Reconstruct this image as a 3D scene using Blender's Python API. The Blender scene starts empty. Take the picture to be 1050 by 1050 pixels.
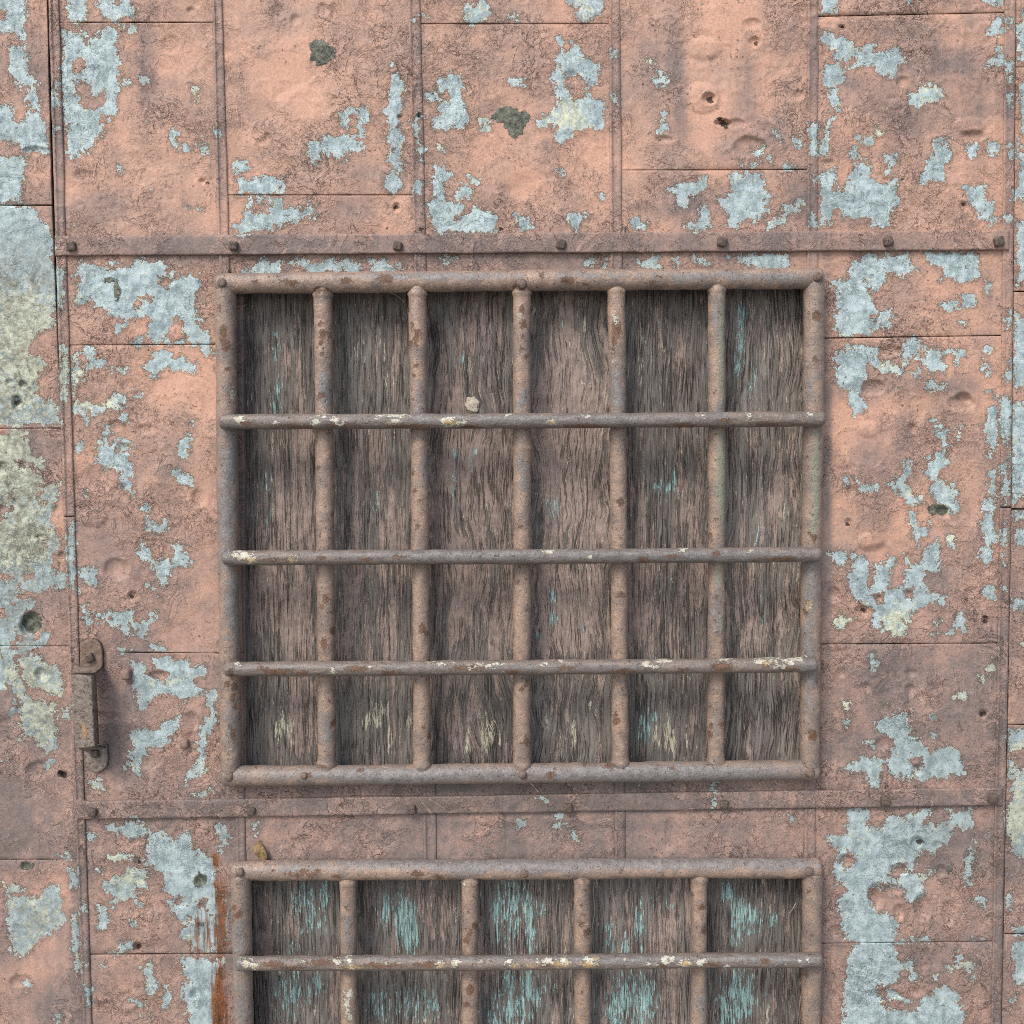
# ---------------------------------------------------------------- survey of the peeling paint
# every entry: tile origin, scale, then outlines of places where the paint has come off, in tile units
K = 270/1050
PEEL = [
((0,0),K,"""0,0 110,0 100,90 95,165 60,150 40,125 0,135|35,190 100,180 110,290 165,335 100,345 75,330 35,300
0,415 50,420 55,470 80,500 115,450 150,440 185,500 190,610 100,600 30,560 0,530|90,370 135,350 160,400 155,440 120,420 95,395
0,610 90,625 115,655 90,700 85,800 0,820|0,825 120,825 160,870 215,930 210,1010 180,1050 0,1050
265,0 340,0 345,80 300,90 270,60|370,0 520,0 535,70 470,90 395,60
250,125 330,130 345,175 380,150 395,140 430,105 470,110 465,200 475,260 465,340 470,400 440,485 420,455 385,465 405,520 400,550 350,605 320,600 295,640 260,600 270,520 255,480 255,400 245,300
498,100 542,100 535,122 505,122|200,320 235,330 230,420 205,430|203,500 232,505 220,532 205,522|500,308 532,303 532,327 505,332|560,303 592,308 582,337 562,332
768,338 797,343 787,402 770,402|683,518 712,518 707,587 685,587|728,568 767,578 762,607 730,607|793,568 827,583 815,607|473,658 497,690 480,692|863,518 887,528 882,557 863,552|723,808 747,813 735,828|788,823 822,828 810,842
445,1040 470,1035 470,1050 445,1050"""),
((0,0),1.0,"""239,167 254,164 256,172 248,180 252,186 266,183 294,181 288,200 244,200|272,202 288,204 291,213 309,212 310,221 300,229 282,232 268,238 242,240 239,231 248,227 251,216 258,214 262,218 275,219 277,207|256,206 265,202 266,208 258,211|315,208 325,207 325,222 321,226 315,218|522,82 530,78 536,84 530,88"""),
((260,0),K,"""205,575 225,565 250,570 285,540 320,560 360,535 400,555 455,600 400,605 350,635 320,640 290,610 240,650 215,620
340,450 385,430 402,445 372,470 390,508 350,508|412,440 430,428 463,438 457,480 442,500 447,552 418,542 410,490
545,300 570,290 605,320 600,420 590,450 570,490 595,530 600,600 585,620 600,655 580,700 590,740 575,775 540,775 515,740 535,710 550,700 545,660 525,630 560,590 535,570 535,470 525,440 540,430
548,257 560,237 572,272 543,267|635,75 660,70 655,92 633,92|640,440 670,430 675,470 650,490 660,540 640,530|645,560 680,570 670,640 650,610|655,710 680,720 670,775 640,770
730,310 765,295 800,300 830,305 835,400 860,470 840,505 790,515 720,515 725,480 745,455 740,410 710,405 695,415 690,355 740,380 735,340
725,655 760,660 765,690 800,700 755,720 765,800 835,825 805,870 830,880 860,850 880,825 950,840 970,910 930,925 800,930 740,935 710,880 695,800 720,790
800,765 850,735 880,770 870,795 820,800|858,703 902,720 890,737 863,732|845,20 895,15 905,0 945,60 890,90 840,85 835,30|990,70 1040,55 1050,75 1000,90|678,58 712,60 700,77
888,468 937,475 930,492 910,492|903,498 942,510 910,522|735,578 782,573 770,597 735,592"""),
((520,0),K,"""250,0 390,0 385,40 330,80 280,80 270,45 300,20 240,15|203,155 215,148 227,190 203,182
260,150 275,160 290,205 375,270 365,330 320,355 300,310 280,295 235,300 240,350 255,385 270,400 325,370 390,410 375,505 330,515 265,520 255,560 200,570 190,500 120,510 110,480 165,450 205,405 190,340 165,310 205,265 200,215 250,195
20,320 60,305 60,335 30,345|558,228 587,233 582,272 558,277|578,320 610,298 647,298 642,337 598,342|613,448 632,453 632,490 647,517 608,522
225,845 285,850 320,860 280,890 280,925 255,900 240,870|30,860 70,855 90,890 115,910 70,920 35,880|198,683 232,688 227,702 198,702|358,763 382,773 377,797
500,880 520,868 530,885 585,905 570,920 500,915|640,760 700,730 755,725 765,710 800,705 810,760 760,775 725,790 715,820 680,815 680,785
720,885 765,885 770,830 795,820 805,865 820,875 810,910 770,915 715,905
900,690 960,685 1010,690 1035,740 1040,850 990,880 950,870 900,905 865,905 880,860 870,830 835,805 865,790 905,770 890,730
930,655 975,640 1015,650 1000,675 940,665|988,610 1020,573 1022,612 1000,622|413,198 437,203 432,227 416,224|413,368 442,373 432,402 413,392"""),
((780,0),K,"""235,0 330,0 300,50 240,60|565,0 620,0 590,35|890,0 960,0 955,14 895,12
240,110 265,105 280,135 355,165 370,230 330,250 330,275 400,250 390,210 420,165 450,175 455,205 560,205 570,240 545,260 530,315 510,290 460,285 440,255 340,285 330,330 305,345 310,440 270,440 270,370 245,340 260,260 290,250 295,190 240,175
925,70 955,65 960,130 930,150 905,145|978,68 997,73 992,97|905,245 945,215 950,195 975,250 960,275 905,265|980,245 1005,250 1010,325 990,330|985,370 1000,370 1000,430 985,425
595,380 640,335 710,350 730,380 680,405 630,430 600,410|190,490 230,485 225,625 190,630|250,490 290,475 280,500 275,560 285,600 250,620 235,590 250,540
380,545 440,530 460,550 450,575 410,580|445,520 470,510 500,530 470,550|343,610 355,588 387,600 370,637|495,620 535,605 540,650 515,700 490,695 510,660
810,570 850,575 850,620 820,630|895,595 920,560 950,565 950,610 920,620|640,730 650,680 690,615 700,560 760,550 750,640 730,680 730,720 680,715
245,685 300,680 290,760 350,740 370,650 400,630 435,650 440,720 480,735 545,715 540,780 550,810 520,860 510,900 460,905 430,880 390,870 330,860 300,830 280,890 240,900 240,800
805,745 895,740 895,790 930,820 925,890 890,890 870,840 830,810|985,580 1005,580 1000,630|195,850 220,845 225,900 190,900|203,708 222,718 205,742
90,820 165,790 160,840 120,860 90,900 35,905 40,885 80,875|53,523 77,528 72,557|125,545 155,540 150,580 130,575|23,623 62,618 45,642|95,658 150,648 155,668 95,672|0,710 20,715 25,850 0,860
1025,150 1035,50 1050,0 1090,0 1090,250 1035,250|1035,320 1050,310 1080,320 1080,550 1040,530|1030,560 1045,600 1090,620 1090,800 1000,800 1000,770 1030,740|1025,890 1050,880 1090,880 1090,1050 1020,1050|975,868 1002,870 995,887 976,884"""),
((0,260),K,"""-60,0 195,0 225,70 215,130 220,280 150,320 110,370 120,400 200,440 160,480 150,550 240,620 235,680 -60,690
0,730 60,715 130,750 60,800 0,790|200,930 235,910 245,970 210,990|200,130 225,50 250,70 250,220 225,190 205,170|240,380 270,375 270,590 250,610 240,500
290,90 330,35 400,50 440,65 470,60 500,55 530,45 560,25 600,20 640,20 680,60 700,75 770,90 800,80 800,135 775,150 785,240 800,270 830,335 820,360 600,355 570,330 600,300 590,260 560,250 510,275 470,320 460,265 440,250 400,220 350,185 310,215 290,190 310,110
520,345 830,340 850,400 820,410 800,365 530,362|575,460 615,395 650,385 690,410 720,420 770,425 795,440 770,470 690,460 640,470 605,490
335,375 370,385 375,410 420,430 430,460 510,460 500,475 420,460 350,460
295,420 320,390 325,500 310,480 300,560 310,610 350,570 375,600 420,600 440,560 510,580 480,600 500,620 430,625 370,640 300,630 285,570
328,640 352,645 345,672 328,662|410,670 440,680 430,740 440,760 460,750 470,790 480,810 490,740 510,740 520,810 535,870 520,910 535,975 510,950 480,930 485,870 450,850 420,870 385,820 385,765 410,755
305,758 337,748 337,792 305,792|700,790 745,720 760,750 740,810 705,800|680,870 700,855 760,890 765,935 740,930 690,895|478,655 500,643 507,667 490,674|533,548 562,560 557,592 538,582|743,670 787,658 770,682|323,943 347,943 342,967 326,962|563,1020 580,993 597,1020 585,1042"""),
((0,0),1.0,"""0,452 14,447 30,452 36,462 24,470 10,468|0,472 16,476 30,482 44,492 40,506 26,512 12,508 0,514|44,500 56,494 60,512 50,520|2,530 20,524 40,530 48,545 40,560 52,574 44,590 24,584 10,590 0,578|0,596 14,594 26,604 12,612 0,610"""),
((0,0),1.0,"""730,798 733,798 733.5,806 731,813 729,806|730.5,818 733,818 732,830 729.5,829|553,818 560,816 563,820 557,823|571,836 578,834 577,840 572,840|586,850 590,854 589,858"""),
((0,520),K,"""200,80 230,85 240,140 190,230 210,260 265,260 260,310 240,330 190,300 165,320 135,280 150,250 180,220 180,110
0,190 60,150 180,80 190,220 120,240 60,280 30,250|50,400 120,365 145,390 60,440 45,430|75,600 130,590 180,610 200,650 230,640 260,665 240,760 130,720 90,700
90,740 160,800 220,780 230,960 190,980 160,950 120,920 80,890|250,800 285,790 280,845 252,840|0,640 60,630 80,700 0,720|265,130 290,50 300,80 300,280 305,340 270,280
320,250 385,235 390,310 340,300 320,280|320,390 340,385 340,420 365,430 355,485 340,470|390,430 430,415 430,450 400,465
450,430 500,410 530,400 520,460 525,500 500,515 480,490 445,465|545,470 590,450 600,420 620,420 600,480 585,530 555,520|470,560 510,555 520,575 480,585|585,555 650,550 670,570 640,585 600,575
580,45 610,70 665,40 665,70 640,100 590,95|555,170 570,140 600,185 590,210 555,205|590,215 640,220 660,190 690,240 690,160 715,150 750,180 755,210 775,225 690,240 670,270 655,315 630,290 610,250
578,303 607,303 612,322|628,353 647,372 640,375
610,600 690,590 700,605 830,640 820,680 770,690 780,720 860,740 855,800 870,860 830,890 810,960 815,1050 750,1045 790,1020 790,900 830,820 820,750 790,740 730,770 680,740 600,770 560,830 540,800 545,770 520,700 530,620 570,630 590,670 650,700 675,660 640,650 610,630
520,900 580,875 610,890 660,855 715,840 710,890 640,980 620,950 580,970 570,1010 540,1050 500,1045 540,960"""),
((0,780),K,"""500,35 530,0 560,0 545,25 580,60 540,55|730,95 750,40 790,20 805,0 825,30 780,60 750,90|755,140 790,130 835,105 850,130 800,150|360,90 400,70 425,110 415,140 390,105
30,560 100,540 150,550 210,475 235,500 245,580 250,650 190,700 130,740 90,780 40,760 30,680|10,490 80,490 100,520 30,530|275,440 305,430 310,500 290,510|290,620 310,610 320,840 300,820 285,720
330,555 350,555 345,600 330,590|340,900 370,910 360,980 345,975|320,780 355,785 350,820 325,820|93,880 115,863 127,900 100,932|213,1005 242,1003 242,1042 220,1047|225,375 285,365 285,385 230,390
420,270 480,255 500,240 585,240 580,270 640,285 690,320 720,285 750,290 755,330 800,360 860,405 865,500 860,560 850,640 840,760 770,750 730,700 720,660 735,640 710,620 670,590 660,560 690,550 650,520 650,460 600,420 560,400 600,370 590,310 570,300 530,310 490,285 430,285
840,560 895,540 905,690 890,760 830,760|870,265 915,270 910,340 885,355 870,320|440,380 480,365 530,375 520,395 460,395|405,490 450,470 520,430 580,440 590,500 550,540 560,580 520,550 480,540 440,530|385,570 410,570 435,600 425,660 400,705 385,660|470,540 460,580 430,590 430,565
473,740 520,723 527,740 495,762|428,760 460,748 467,770 435,777|715,790 890,785 890,830 860,900 860,1060 770,1060 750,1010 730,930 740,870 720,830
570,820 600,810 620,850 625,935 595,930 580,870|650,910 665,885 680,910 665,995 650,980|408,820 425,803 427,837|523,950 575,973 560,987|573,1010 590,1003 592,1032|355,275 397,288 370,317 353,302|1003,248 1027,248 1027,287 1003,277|385,435 405,430 408,448 390,450|525,645 545,640 545,655 525,658"""),
((780,260),K,"""0,0 100,5 125,50 60,65 0,55
360,40 420,10 590,0 600,40 625,60 570,95 545,70 510,85 490,130 440,140 425,100 415,110 425,150 460,200 470,240 440,250 460,290 440,300 435,330 310,330 295,290 300,240 295,150 290,120 350,95
450,285 500,215 520,220 540,250 510,270 520,290 480,280|650,0 860,0 865,90 830,110 790,120 760,85 720,105 725,60 690,50|895,105 915,110 910,165 895,160|715,195 740,205 800,180 795,160 850,165 850,205 825,215 770,215 740,230|800,270 820,265 820,290
295,410 370,360 460,375 480,420 550,440 570,380 580,340 630,335 640,410 590,410 600,430 560,450 570,500 540,480 480,460 430,440 410,510 400,560 425,600 410,640 370,645 355,590 350,550 300,520
650,380 700,370 720,420 740,450 730,470 690,465 660,470 650,430|725,385 820,385 825,410 785,430 780,470 770,470 765,410 730,400|608,470 642,463 637,512|665,540 690,500 700,520 735,520 735,545|880,440 900,380 915,385 900,480 880,470|903,550 927,543 922,572
670,670 700,665 740,700 750,760 740,830 720,870 680,900 655,860 655,830 700,800 730,780 710,720|785,700 800,680 800,760 780,755
515,920 560,890 575,830 600,810 605,850 590,910 610,960 650,990 600,1005 570,970 550,935|385,900 410,925 460,920 465,945 400,940|333,888 352,888 347,922|680,920 710,890 780,940 780,990 790,1030 750,1035 720,1000 680,980
890,680 905,620 945,610 945,730 925,820 900,810 915,750 885,690|910,860 935,870 930,1050 890,1050 890,990 915,960|955,580 990,560 1000,600 1000,680 985,780 955,720|970,480 1000,420 1005,500 985,510|980,250 1000,230 1000,300 980,290|955,845 990,835 990,960 970,1010 960,880
1020,0 1090,0 1090,150 1025,110|1015,250 1090,250 1090,480 1030,540 1010,500|1005,600 1090,600 1090,930 1010,990 1000,850"""),
((780,520),K,"""590,30 620,20 630,70 670,70 670,110 635,130 630,155 605,130|730,0 790,0 780,25 740,15|280,185 320,165 345,190 335,240 315,240
360,180 380,180 430,220 430,300 440,320 450,235 490,230 510,190 540,200 530,240 505,290 520,330 560,320 575,300 580,240 640,220 670,145 700,135 718,150 710,255 660,260 645,300 660,330 700,350 720,370 740,350 740,390 700,385 640,400 580,430 575,500 540,520 490,490 480,460 460,480 435,475 450,440 440,390 380,375 350,320 365,240
743,118 767,118 772,152 748,152|288,450 320,428 367,440 362,462 300,477|573,190 592,200 582,262|740,500 780,430 800,425 815,460 810,505 790,470 745,510|693,465 717,453 707,477|688,510 722,503 700,532
865,200 890,150 880,100 885,30 935,0 935,130 915,150 915,220 885,240|960,60 980,60 985,150 960,150|955,180 985,175 980,240 960,235|885,340 900,310 935,330 930,365 895,370|958,320 977,323 972,362|995,370 1080,345 1080,400 1010,415|1000,20 1080,0 1080,60 1010,50|1010,95 1080,90 1080,150 1015,150
433,600 445,588 467,625 450,647|328,780 350,773 352,812 333,817|773,760 820,738 832,770 790,772|908,640 930,608 932,652 913,662|868,668 882,673 877,697|498,780 527,773 505,792|328,853 347,858 338,873
450,855 540,825 560,812 595,825 595,900 640,955 700,975 740,935 790,990 820,1070 700,1080 640,1100 610,1050 590,1095 560,1070 510,1060 490,1020 480,1070 470,1120 430,1120 420,1060 380,1060 320,1050 390,1000 430,990 500,1010 530,960 520,920 470,890
675,900 705,890 710,920 685,935|423,940 452,933 447,957|985,890 1080,880 1080,950 990,970|985,990 1010,1000 1020,1050 1080,1010 1080,1050 1000,1080|1028,550 1050,518 1090,520 1090,567|683,835 705,828 695,845"""),
((780,780),K,"""1010,60 1050,0 1090,0 1090,420 1010,380 990,320 975,260 980,170 1000,150|970,540 1000,530 1000,590 975,580|1010,670 1080,650 1080,690 1015,690|1010,730 1080,720 1080,880 1010,890|998,970 1012,938 1012,962
335,195 430,195 440,270 480,280 500,220 580,240 590,210 680,195 650,250 720,260 760,250 750,200 835,195 850,265 810,275 780,260 740,330 700,370 650,360 620,400 620,440 690,435 640,480 650,540 600,560 570,550 500,500 440,510 430,550 450,580 500,610 545,640 540,680 540,720 545,790 600,800 615,800 600,830 560,840 570,870 500,890 480,900 530,910 570,950 620,960 690,930 730,890 790,930 800,980 810,1000 780,1070 340,1070 330,960 340,800 380,730 350,715 315,650 300,590 320,540 350,510 310,490 290,430 310,370 290,340 265,300 340,290
810,390 845,350 845,430 830,470 810,460|893,278 917,283 912,322|828,298 852,293 852,317|560,715 600,705 665,712 655,727 565,727|588,850 642,870 600,877|778,790 795,753 802,792|735,820 780,805 840,800 870,805 850,860 830,865 825,825 770,830 760,860|678,855 702,848 702,870|850,553 880,538 907,580 885,587|813,490 832,483 832,502|848,710 882,698 882,717|100,215 120,205 135,240 115,250"""),
((200,260),220/1050,"""225,75 260,80 250,110 225,105|280,75 310,35 345,20 370,45 430,40 440,85 410,100 340,105 290,95|530,25 600,50 650,30 720,35 740,20 790,40 820,80 800,105 740,95 700,75 650,90 560,105 540,80|835,25 920,30 970,55 1000,40 1000,65 920,95 840,105 860,60|468,45 500,38 512,57"""),
((400,260),220/1050,"""0,60 45,40 50,70 0,80|240,20 270,18 280,30 335,30 330,45 270,50|950,40 985,20 1050,30 1050,50"""),
((600,260),260/1050,"""0,20 60,22 90,40 80,50 50,40 0,45|225,35 260,5 310,10 300,45 315,65 265,65|358,20 390,8 397,42 368,47|440,15 500,5 520,45 480,45 445,40|590,15 640,5 720,0 820,0 850,30 840,55 780,65 720,60 650,35"""),
((450,640),270/1050,"""310,785 340,785 342,810 312,808|460,800 510,795 500,810 470,815|535,830 552,850 548,858 535,840"""),
]
# islands of paint left standing inside the bare places
KEEP = [
((0,0),K,"""0,30 25,45 20,80 0,85|445,0 485,0 475,20 455,20|290,240 325,220 340,270 315,290 290,275|290,320 360,340 380,380 420,365 415,410 380,440 340,430 300,385"""),
((260,0),K,"""740,372 778,368 782,392 750,398"""),
((0,260),K,"""635,90 680,85 710,100 690,135 640,135|690,265 720,255 735,300 740,350 660,350|528,183 552,178 557,222 533,217|590,170 610,170 610,190 592,190|475,262 490,262 490,276 475,276|280,90 315,95 310,120 285,118"""),
((0,780),K,"""698,540 737,543 732,577 703,572|728,620 762,618 765,650 735,655|785,575 820,555 825,580 795,595|535,500 570,510 560,530 535,525"""),
((780,520),K,"""450,350 488,345 490,382 455,385|570,330 608,328 608,365 572,362|600,990 640,990 645,1030 605,1030"""),
((780,780),K,"""318,395 345,363 377,375 377,420 340,437|503,440 580,403 587,450 520,472|628,390 652,383 647,427 623,422|458,920 500,893 500,950 600,970 642,960 620,992 550,1002 480,972|430,520 480,495 500,560 510,600 470,590|500,505 560,500 580,530 540,560 500,530"""),
]
# pale yellow remains of an old primer on the bare places: u, v, ru, rv, amount
PRIM = [(20,480,40,30,.9),(24,550,40,40,.8),(15,320,30,30,.5),(20,370,45,70,1.1),(30,320,30,30,.6),(10,280,20,20,-.3),(15,450,25,14,1),(20,490,40,40,.8),(60,380,8,30,.9),(60,480,8,30,.6),(20,560,35,30,.7),(45,590,15,15,-.2),
(30,690,40,30,.7),(40,740,30,40,.9),(35,945,30,40,.6),(5,905,25,10,.9),(88,410,20,8,1),(110,415,25,10,.6),(82,390,10,25,.7),(120,375,18,6,.7),(585,118,22,16,1.1),(570,222,14,10,1.2),
(485,10,14,12,.6),(600,8,14,10,.7),(667,64,6,8,1.2),(200,95,6,10,1),(950,98,20,14,.6),(903,137,10,8,1.2),(905,145,10,6,.5),(495,122,10,5,.9),(455,148,14,5,1.1),
(918,640,18,20,1.1),(862,636,14,8,1.4),(975,553,8,6,1),(985,437,6,20,.9),(970,495,10,20,.4),(920,370,12,14,.7),(935,505,14,14,.6),(965,525,12,10,.7),(905,370,10,8,.5),
(868,725,7,8,1.4),(985,715,16,6,.8),(1016,685,7,9,1.3),(1006,695,5,6,1.3),(1050,658,14,12,1.6),(1045,840,16,26,1.5),(1047,770,14,12,1),(1042,800,14,20,.6),(130,905,26,16,.8),(120,880,16,6,.9),(105,815,14,12,1),
(87,983,8,10,.8),(205,965,20,10,.4),(150,1005,10,18,.6),(990,990,18,10,.7),(935,800,12,10,.5),(915,815,8,12,.5),(945,900,10,14,.6),(880,860,20,10,.4),(560,195,10,6,.8),(390,160,16,16,.3),(220,810,12,6,.4),(175,770,10,6,.5),(212,790,8,20,.5),(140,745,8,30,.3),(165,700,24,6,.5)]
# soot and dirt washed over the paint, with painted grille shade right and below: u, v, ru, rv, amount
GRIME_SHADE = [(15,260,40,30,.5),(20,320,40,40,.5),(30,230,14,20,.4),(10,380,20,30,.3),(10,150,10,30,.3),(45,110,10,30,.3),(148,60,9,60,.8),(160,110,12,40,.5),(100,212,40,22,.5),(185,45,14,12,.35),(170,205,40,25,.3),(360,215,34,16,.6),(375,178,30,10,.4),(440,210,30,20,.25),(500,110,18,24,.4),(545,60,50,30,.2),(610,45,14,14,.3),(525,190,30,24,.2),
(692,60,9,80,.5),(700,120,9,60,.45),(768,90,16,60,.4),(755,120,30,30,.4),(745,155,30,20,.4),(700,212,60,24,.6),(820,210,20,30,.7),(800,140,20,25,.5),(834,60,7,70,.55),(832,200,7,40,.7),(812,30,10,18,.5),(960,70,60,26,.45),(985,60,40,16,.5),(890,100,40,26,.5),(925,130,22,22,.7),(870,85,14,10,.6),(1005,110,20,30,.5),(915,160,40,14,.3),(870,225,40,10,.5),
(60,150,8,130,.5),(225,120,8,130,.5),(430,130,8,130,.45),(632,120,8,130,.35),(63,360,6,100,.45),(1035,120,6,120,.45),
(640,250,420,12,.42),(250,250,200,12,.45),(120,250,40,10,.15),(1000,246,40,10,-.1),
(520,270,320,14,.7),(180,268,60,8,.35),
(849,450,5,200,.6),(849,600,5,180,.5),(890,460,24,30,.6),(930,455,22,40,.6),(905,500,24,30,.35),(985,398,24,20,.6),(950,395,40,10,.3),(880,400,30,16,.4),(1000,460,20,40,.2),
(930,700,100,50,.45),(905,680,50,30,.35),(1010,690,20,50,.4),(960,760,60,40,.4),(870,770,30,30,.35),(960,600,40,40,.35),
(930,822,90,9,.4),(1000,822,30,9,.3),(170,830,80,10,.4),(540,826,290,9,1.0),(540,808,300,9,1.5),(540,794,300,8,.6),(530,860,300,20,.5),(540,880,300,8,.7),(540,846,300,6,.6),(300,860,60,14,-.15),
(130,715,26,50,.75),(115,760,20,26,.6),(140,650,40,30,.3),(110,590,30,30,.25),(180,560,30,50,.2),(110,430,40,30,.25),(120,510,50,50,.15),(170,610,40,30,.2),
(40,470,30,40,.6),(10,530,30,40,.3),(40,620,30,20,.3),(20,760,60,60,.35),(20,830,50,40,.5),(30,865,50,18,.6),(60,1030,30,30,.8),(10,870,30,20,.4),(80,930,7,120,.6),(85,820,7,90,.5),(30,60,30,40,.25),(40,30,12,50,.3),
(990,870,50,40,.6),(960,860,30,30,.3),(1010,960,30,60,.35),(960,985,60,20,.35),(1024,900,8,200,.6),(1045,600,16,80,.3),(1045,900,14,100,.3),(235,930,10,70,.5),(170,930,30,30,.1),(240,1000,12,60,.4),(150,850,60,10,.3),(225,840,14,30,.4),(238,845,10,30,.5),(1045,450,12,40,.2),
(60,20,10,30,.3),(480,30,50,30,.25),(900,30,60,16,.4)]
# places where the paint is thick, whole and brighter: u, v, ru, rv, amount
SMOOTH = [(185,60,30,40,.8),(178,170,28,40,.8),(310,20,24,60,.9),(312,105,22,30,1),(290,60,30,40,.5),(320,100,20,20,.6),(735,50,34,90,1),(725,110,24,60,1),(660,120,20,30,.7),(640,160,30,20,.5),(535,186,16,14,1),(575,82,12,14,.8),(600,160,24,16,.3),
(170,407,24,24,1),(205,430,14,80,.8),(185,650,20,30,.6),(205,640,16,60,.7),(120,585,14,14,.8),(850,560,10,60,.5),(905,405,14,10,.5),(870,440,26,40,.7),(900,450,40,40,.5),(1000,480,20,60,.8),(885,560,30,30,.5),(930,520,20,20,.5),(40,985,40,40,.9),(60,930,14,50,.8),(50,970,20,40,.6),(20,1020,40,30,.3),(60,800,30,40,.4),(130,150,40,20,.4),(560,860,280,18,.25),(820,640,1,1,0)]
# dents: u, v, ru, rv, depth in mm (negative = bulge outwards)
DENT = [(331,10,8,7,3),(285,12,7,7,3),(303,20,6,6,3),(342,12,5,10,2.5),(275,140,5,5,4),(269,145,8,5,3),(308,112,22,22,-2),(520,182,18,14,-1.5),(587,80,9,8,3),(535,190,14,14,2),(208,186,6,4,5),(175,45,10,10,2),(196,11,5,4,4),(85,180,12,6,3),(34,155,14,5,5),
(774,43,7,6,5),(727,101,7,6,7),(741,126,8,4,9),(755,127,9,5,4),(680,143,12,5,5),(770,150,16,10,5),(720,50,18,12,-3),(718,100,20,14,-3),(735,170,40,26,-2),(770,25,10,6,3),(830,10,14,8,4),(863,28,4,3,5),(926,84,7,6,4),(918,107,8,7,-3),(819,97,6,5,2.5),(995,128,16,8,-3),(1000,140,12,6,4),(988,212,4,6,4),(848,167,8,4,3),(910,184,8,3,3),
(172,288,10,7,4),(180,343,10,8,-3),(18,413,6,7,7),(10,392,4,3,5),(24,394,4,3,5),(24,477,6,6,4),(4,480,6,7,4),(3,522,5,5,4),(25,521,6,6,4),(58,522,4,5,3),(16,515,5,5,4),(130,395,8,8,3),(118,437,8,6,4),(128,460,10,6,3),(100,490,20,12,3),(118,490,12,10,-3),(205,510,8,10,4),(150,440,10,6,3),(185,500,20,14,-2),(95,530,14,10,-3),(120,585,14,12,6),(136,611,6,6,6),(65,570,7,6,5),(105,635,6,6,4),(42,551,8,4,5),(33,640,11,12,9),(43,692,8,7,6),(2,720,16,18,-4),(165,692,12,5,6),(197,738,10,10,5),(190,745,8,10,-4),(40,790,14,10,5),(65,794,6,4,8),(20,1006,10,6,5),(26,888,6,6,5),(105,735,18,6,4),(150,780,18,10,3),(125,800,10,10,2),
(140,863,7,5,4),(142,882,5,5,4),(142,970,5,4,7),(185,925,6,6,3),(192,943,5,5,4),(208,928,5,5,4),(206,903,6,6,5),(200,1020,5,6,4),(128,1030,12,10,-3),(130,1025,10,8,4),(100,1045,12,12,-2),(105,985,14,10,2),(155,950,24,18,-2),
(912,360,12,6,4),(895,398,12,8,5),(988,408,8,6,6),(985,414,14,8,4),(968,525,8,6,6),(935,440,5,6,4),(895,440,14,10,-3),(865,475,12,6,-2),(871,504,5,8,4),(950,270,1,1,0),(892,555,14,10,-4),(900,570,16,12,4),(870,536,4,5,6),(855,610,8,8,5),(885,626,9,7,7),(932,609,6,6,6),(901,614,5,5,4),(996,605,7,6,5),(1010,637,4,5,5),(863,690,6,6,3),(888,705,8,5,3),(934,690,7,4,4),(933,708,6,8,5),(985,700,1,1,0),(940,790,6,6,5),(936,752,6,6,3),(905,762,10,8,4),(1008,732,4,4,6),(940,863,6,6,7),(961,866,6,5,5),(867,883,8,8,6),(920,892,11,6,7),(898,918,8,14,8),(917,912,10,6,4),(922,935,6,8,5),(946,930,9,14,9),(972,935,8,12,5),(965,893,6,6,4),(942,1016,10,5,3),(905,1020,20,6,6),(855,955,6,6,3),(960,1000,18,10,-2),
(400,860,9,8,2.5),(310,862,10,6,1.5),(545,855,10,10,1.5),(690,845,8,8,1.5),(485,850,10,10,1.5),(407,213,4,5,5),(410,120,3,3,5),(430,118,3,3,6),(545,243,1,1,0)]
# punctures and rust pits: u, v, r
PIT = [(396,120,2),(429,119,2.5),(775,45,2.5),(728,103,4),(738,122,3),(742,127,4),(745,130,2.6),(677,144,3),(864,28,2.5),(143,884,2),(142,971,3),(66,795,4),(62,792,3),(19,413,3),(885,626,3),(943,863,4),(870,538,3),(1008,732,3),(205,903,1),(396,120,1.5),(432,236,2),(397,234,1.8),(514,235,1.8),(932,152,1),(925,184,1.5),(212,188,2),(988,210,2),(136,612,2),(1010,637,3),(1011,632,2),(152,359,2),(120,386,1.8),(407,213,3)]
TAR = [(120,299,3.4,10),(113,287,6,2.6),(327,48,9,7),(336,54,8,7),(330,60,8,6),(324,57,6,5),(519,118,13,8),(527,126,10,9),(528,134,7,7),(536,121,6,6),(33,638,9,10),(958,522,6,5),(966,523,5,5),(205,903,6,7),(27,887,6,4),(973,893,3,4)]
RUST = [(225,925,3,14),(226.5,945,4.2,24),(223,955,4,14),(225,968,6,3),(200,962,1.6,8),(203,947,1.4,5),(213,955,1.5,8),(225,1012,4,16),(226,1040,5.5,30),(220,1035,3,20),(226,1080,6,40),(222,884,1.5,3)]
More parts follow.
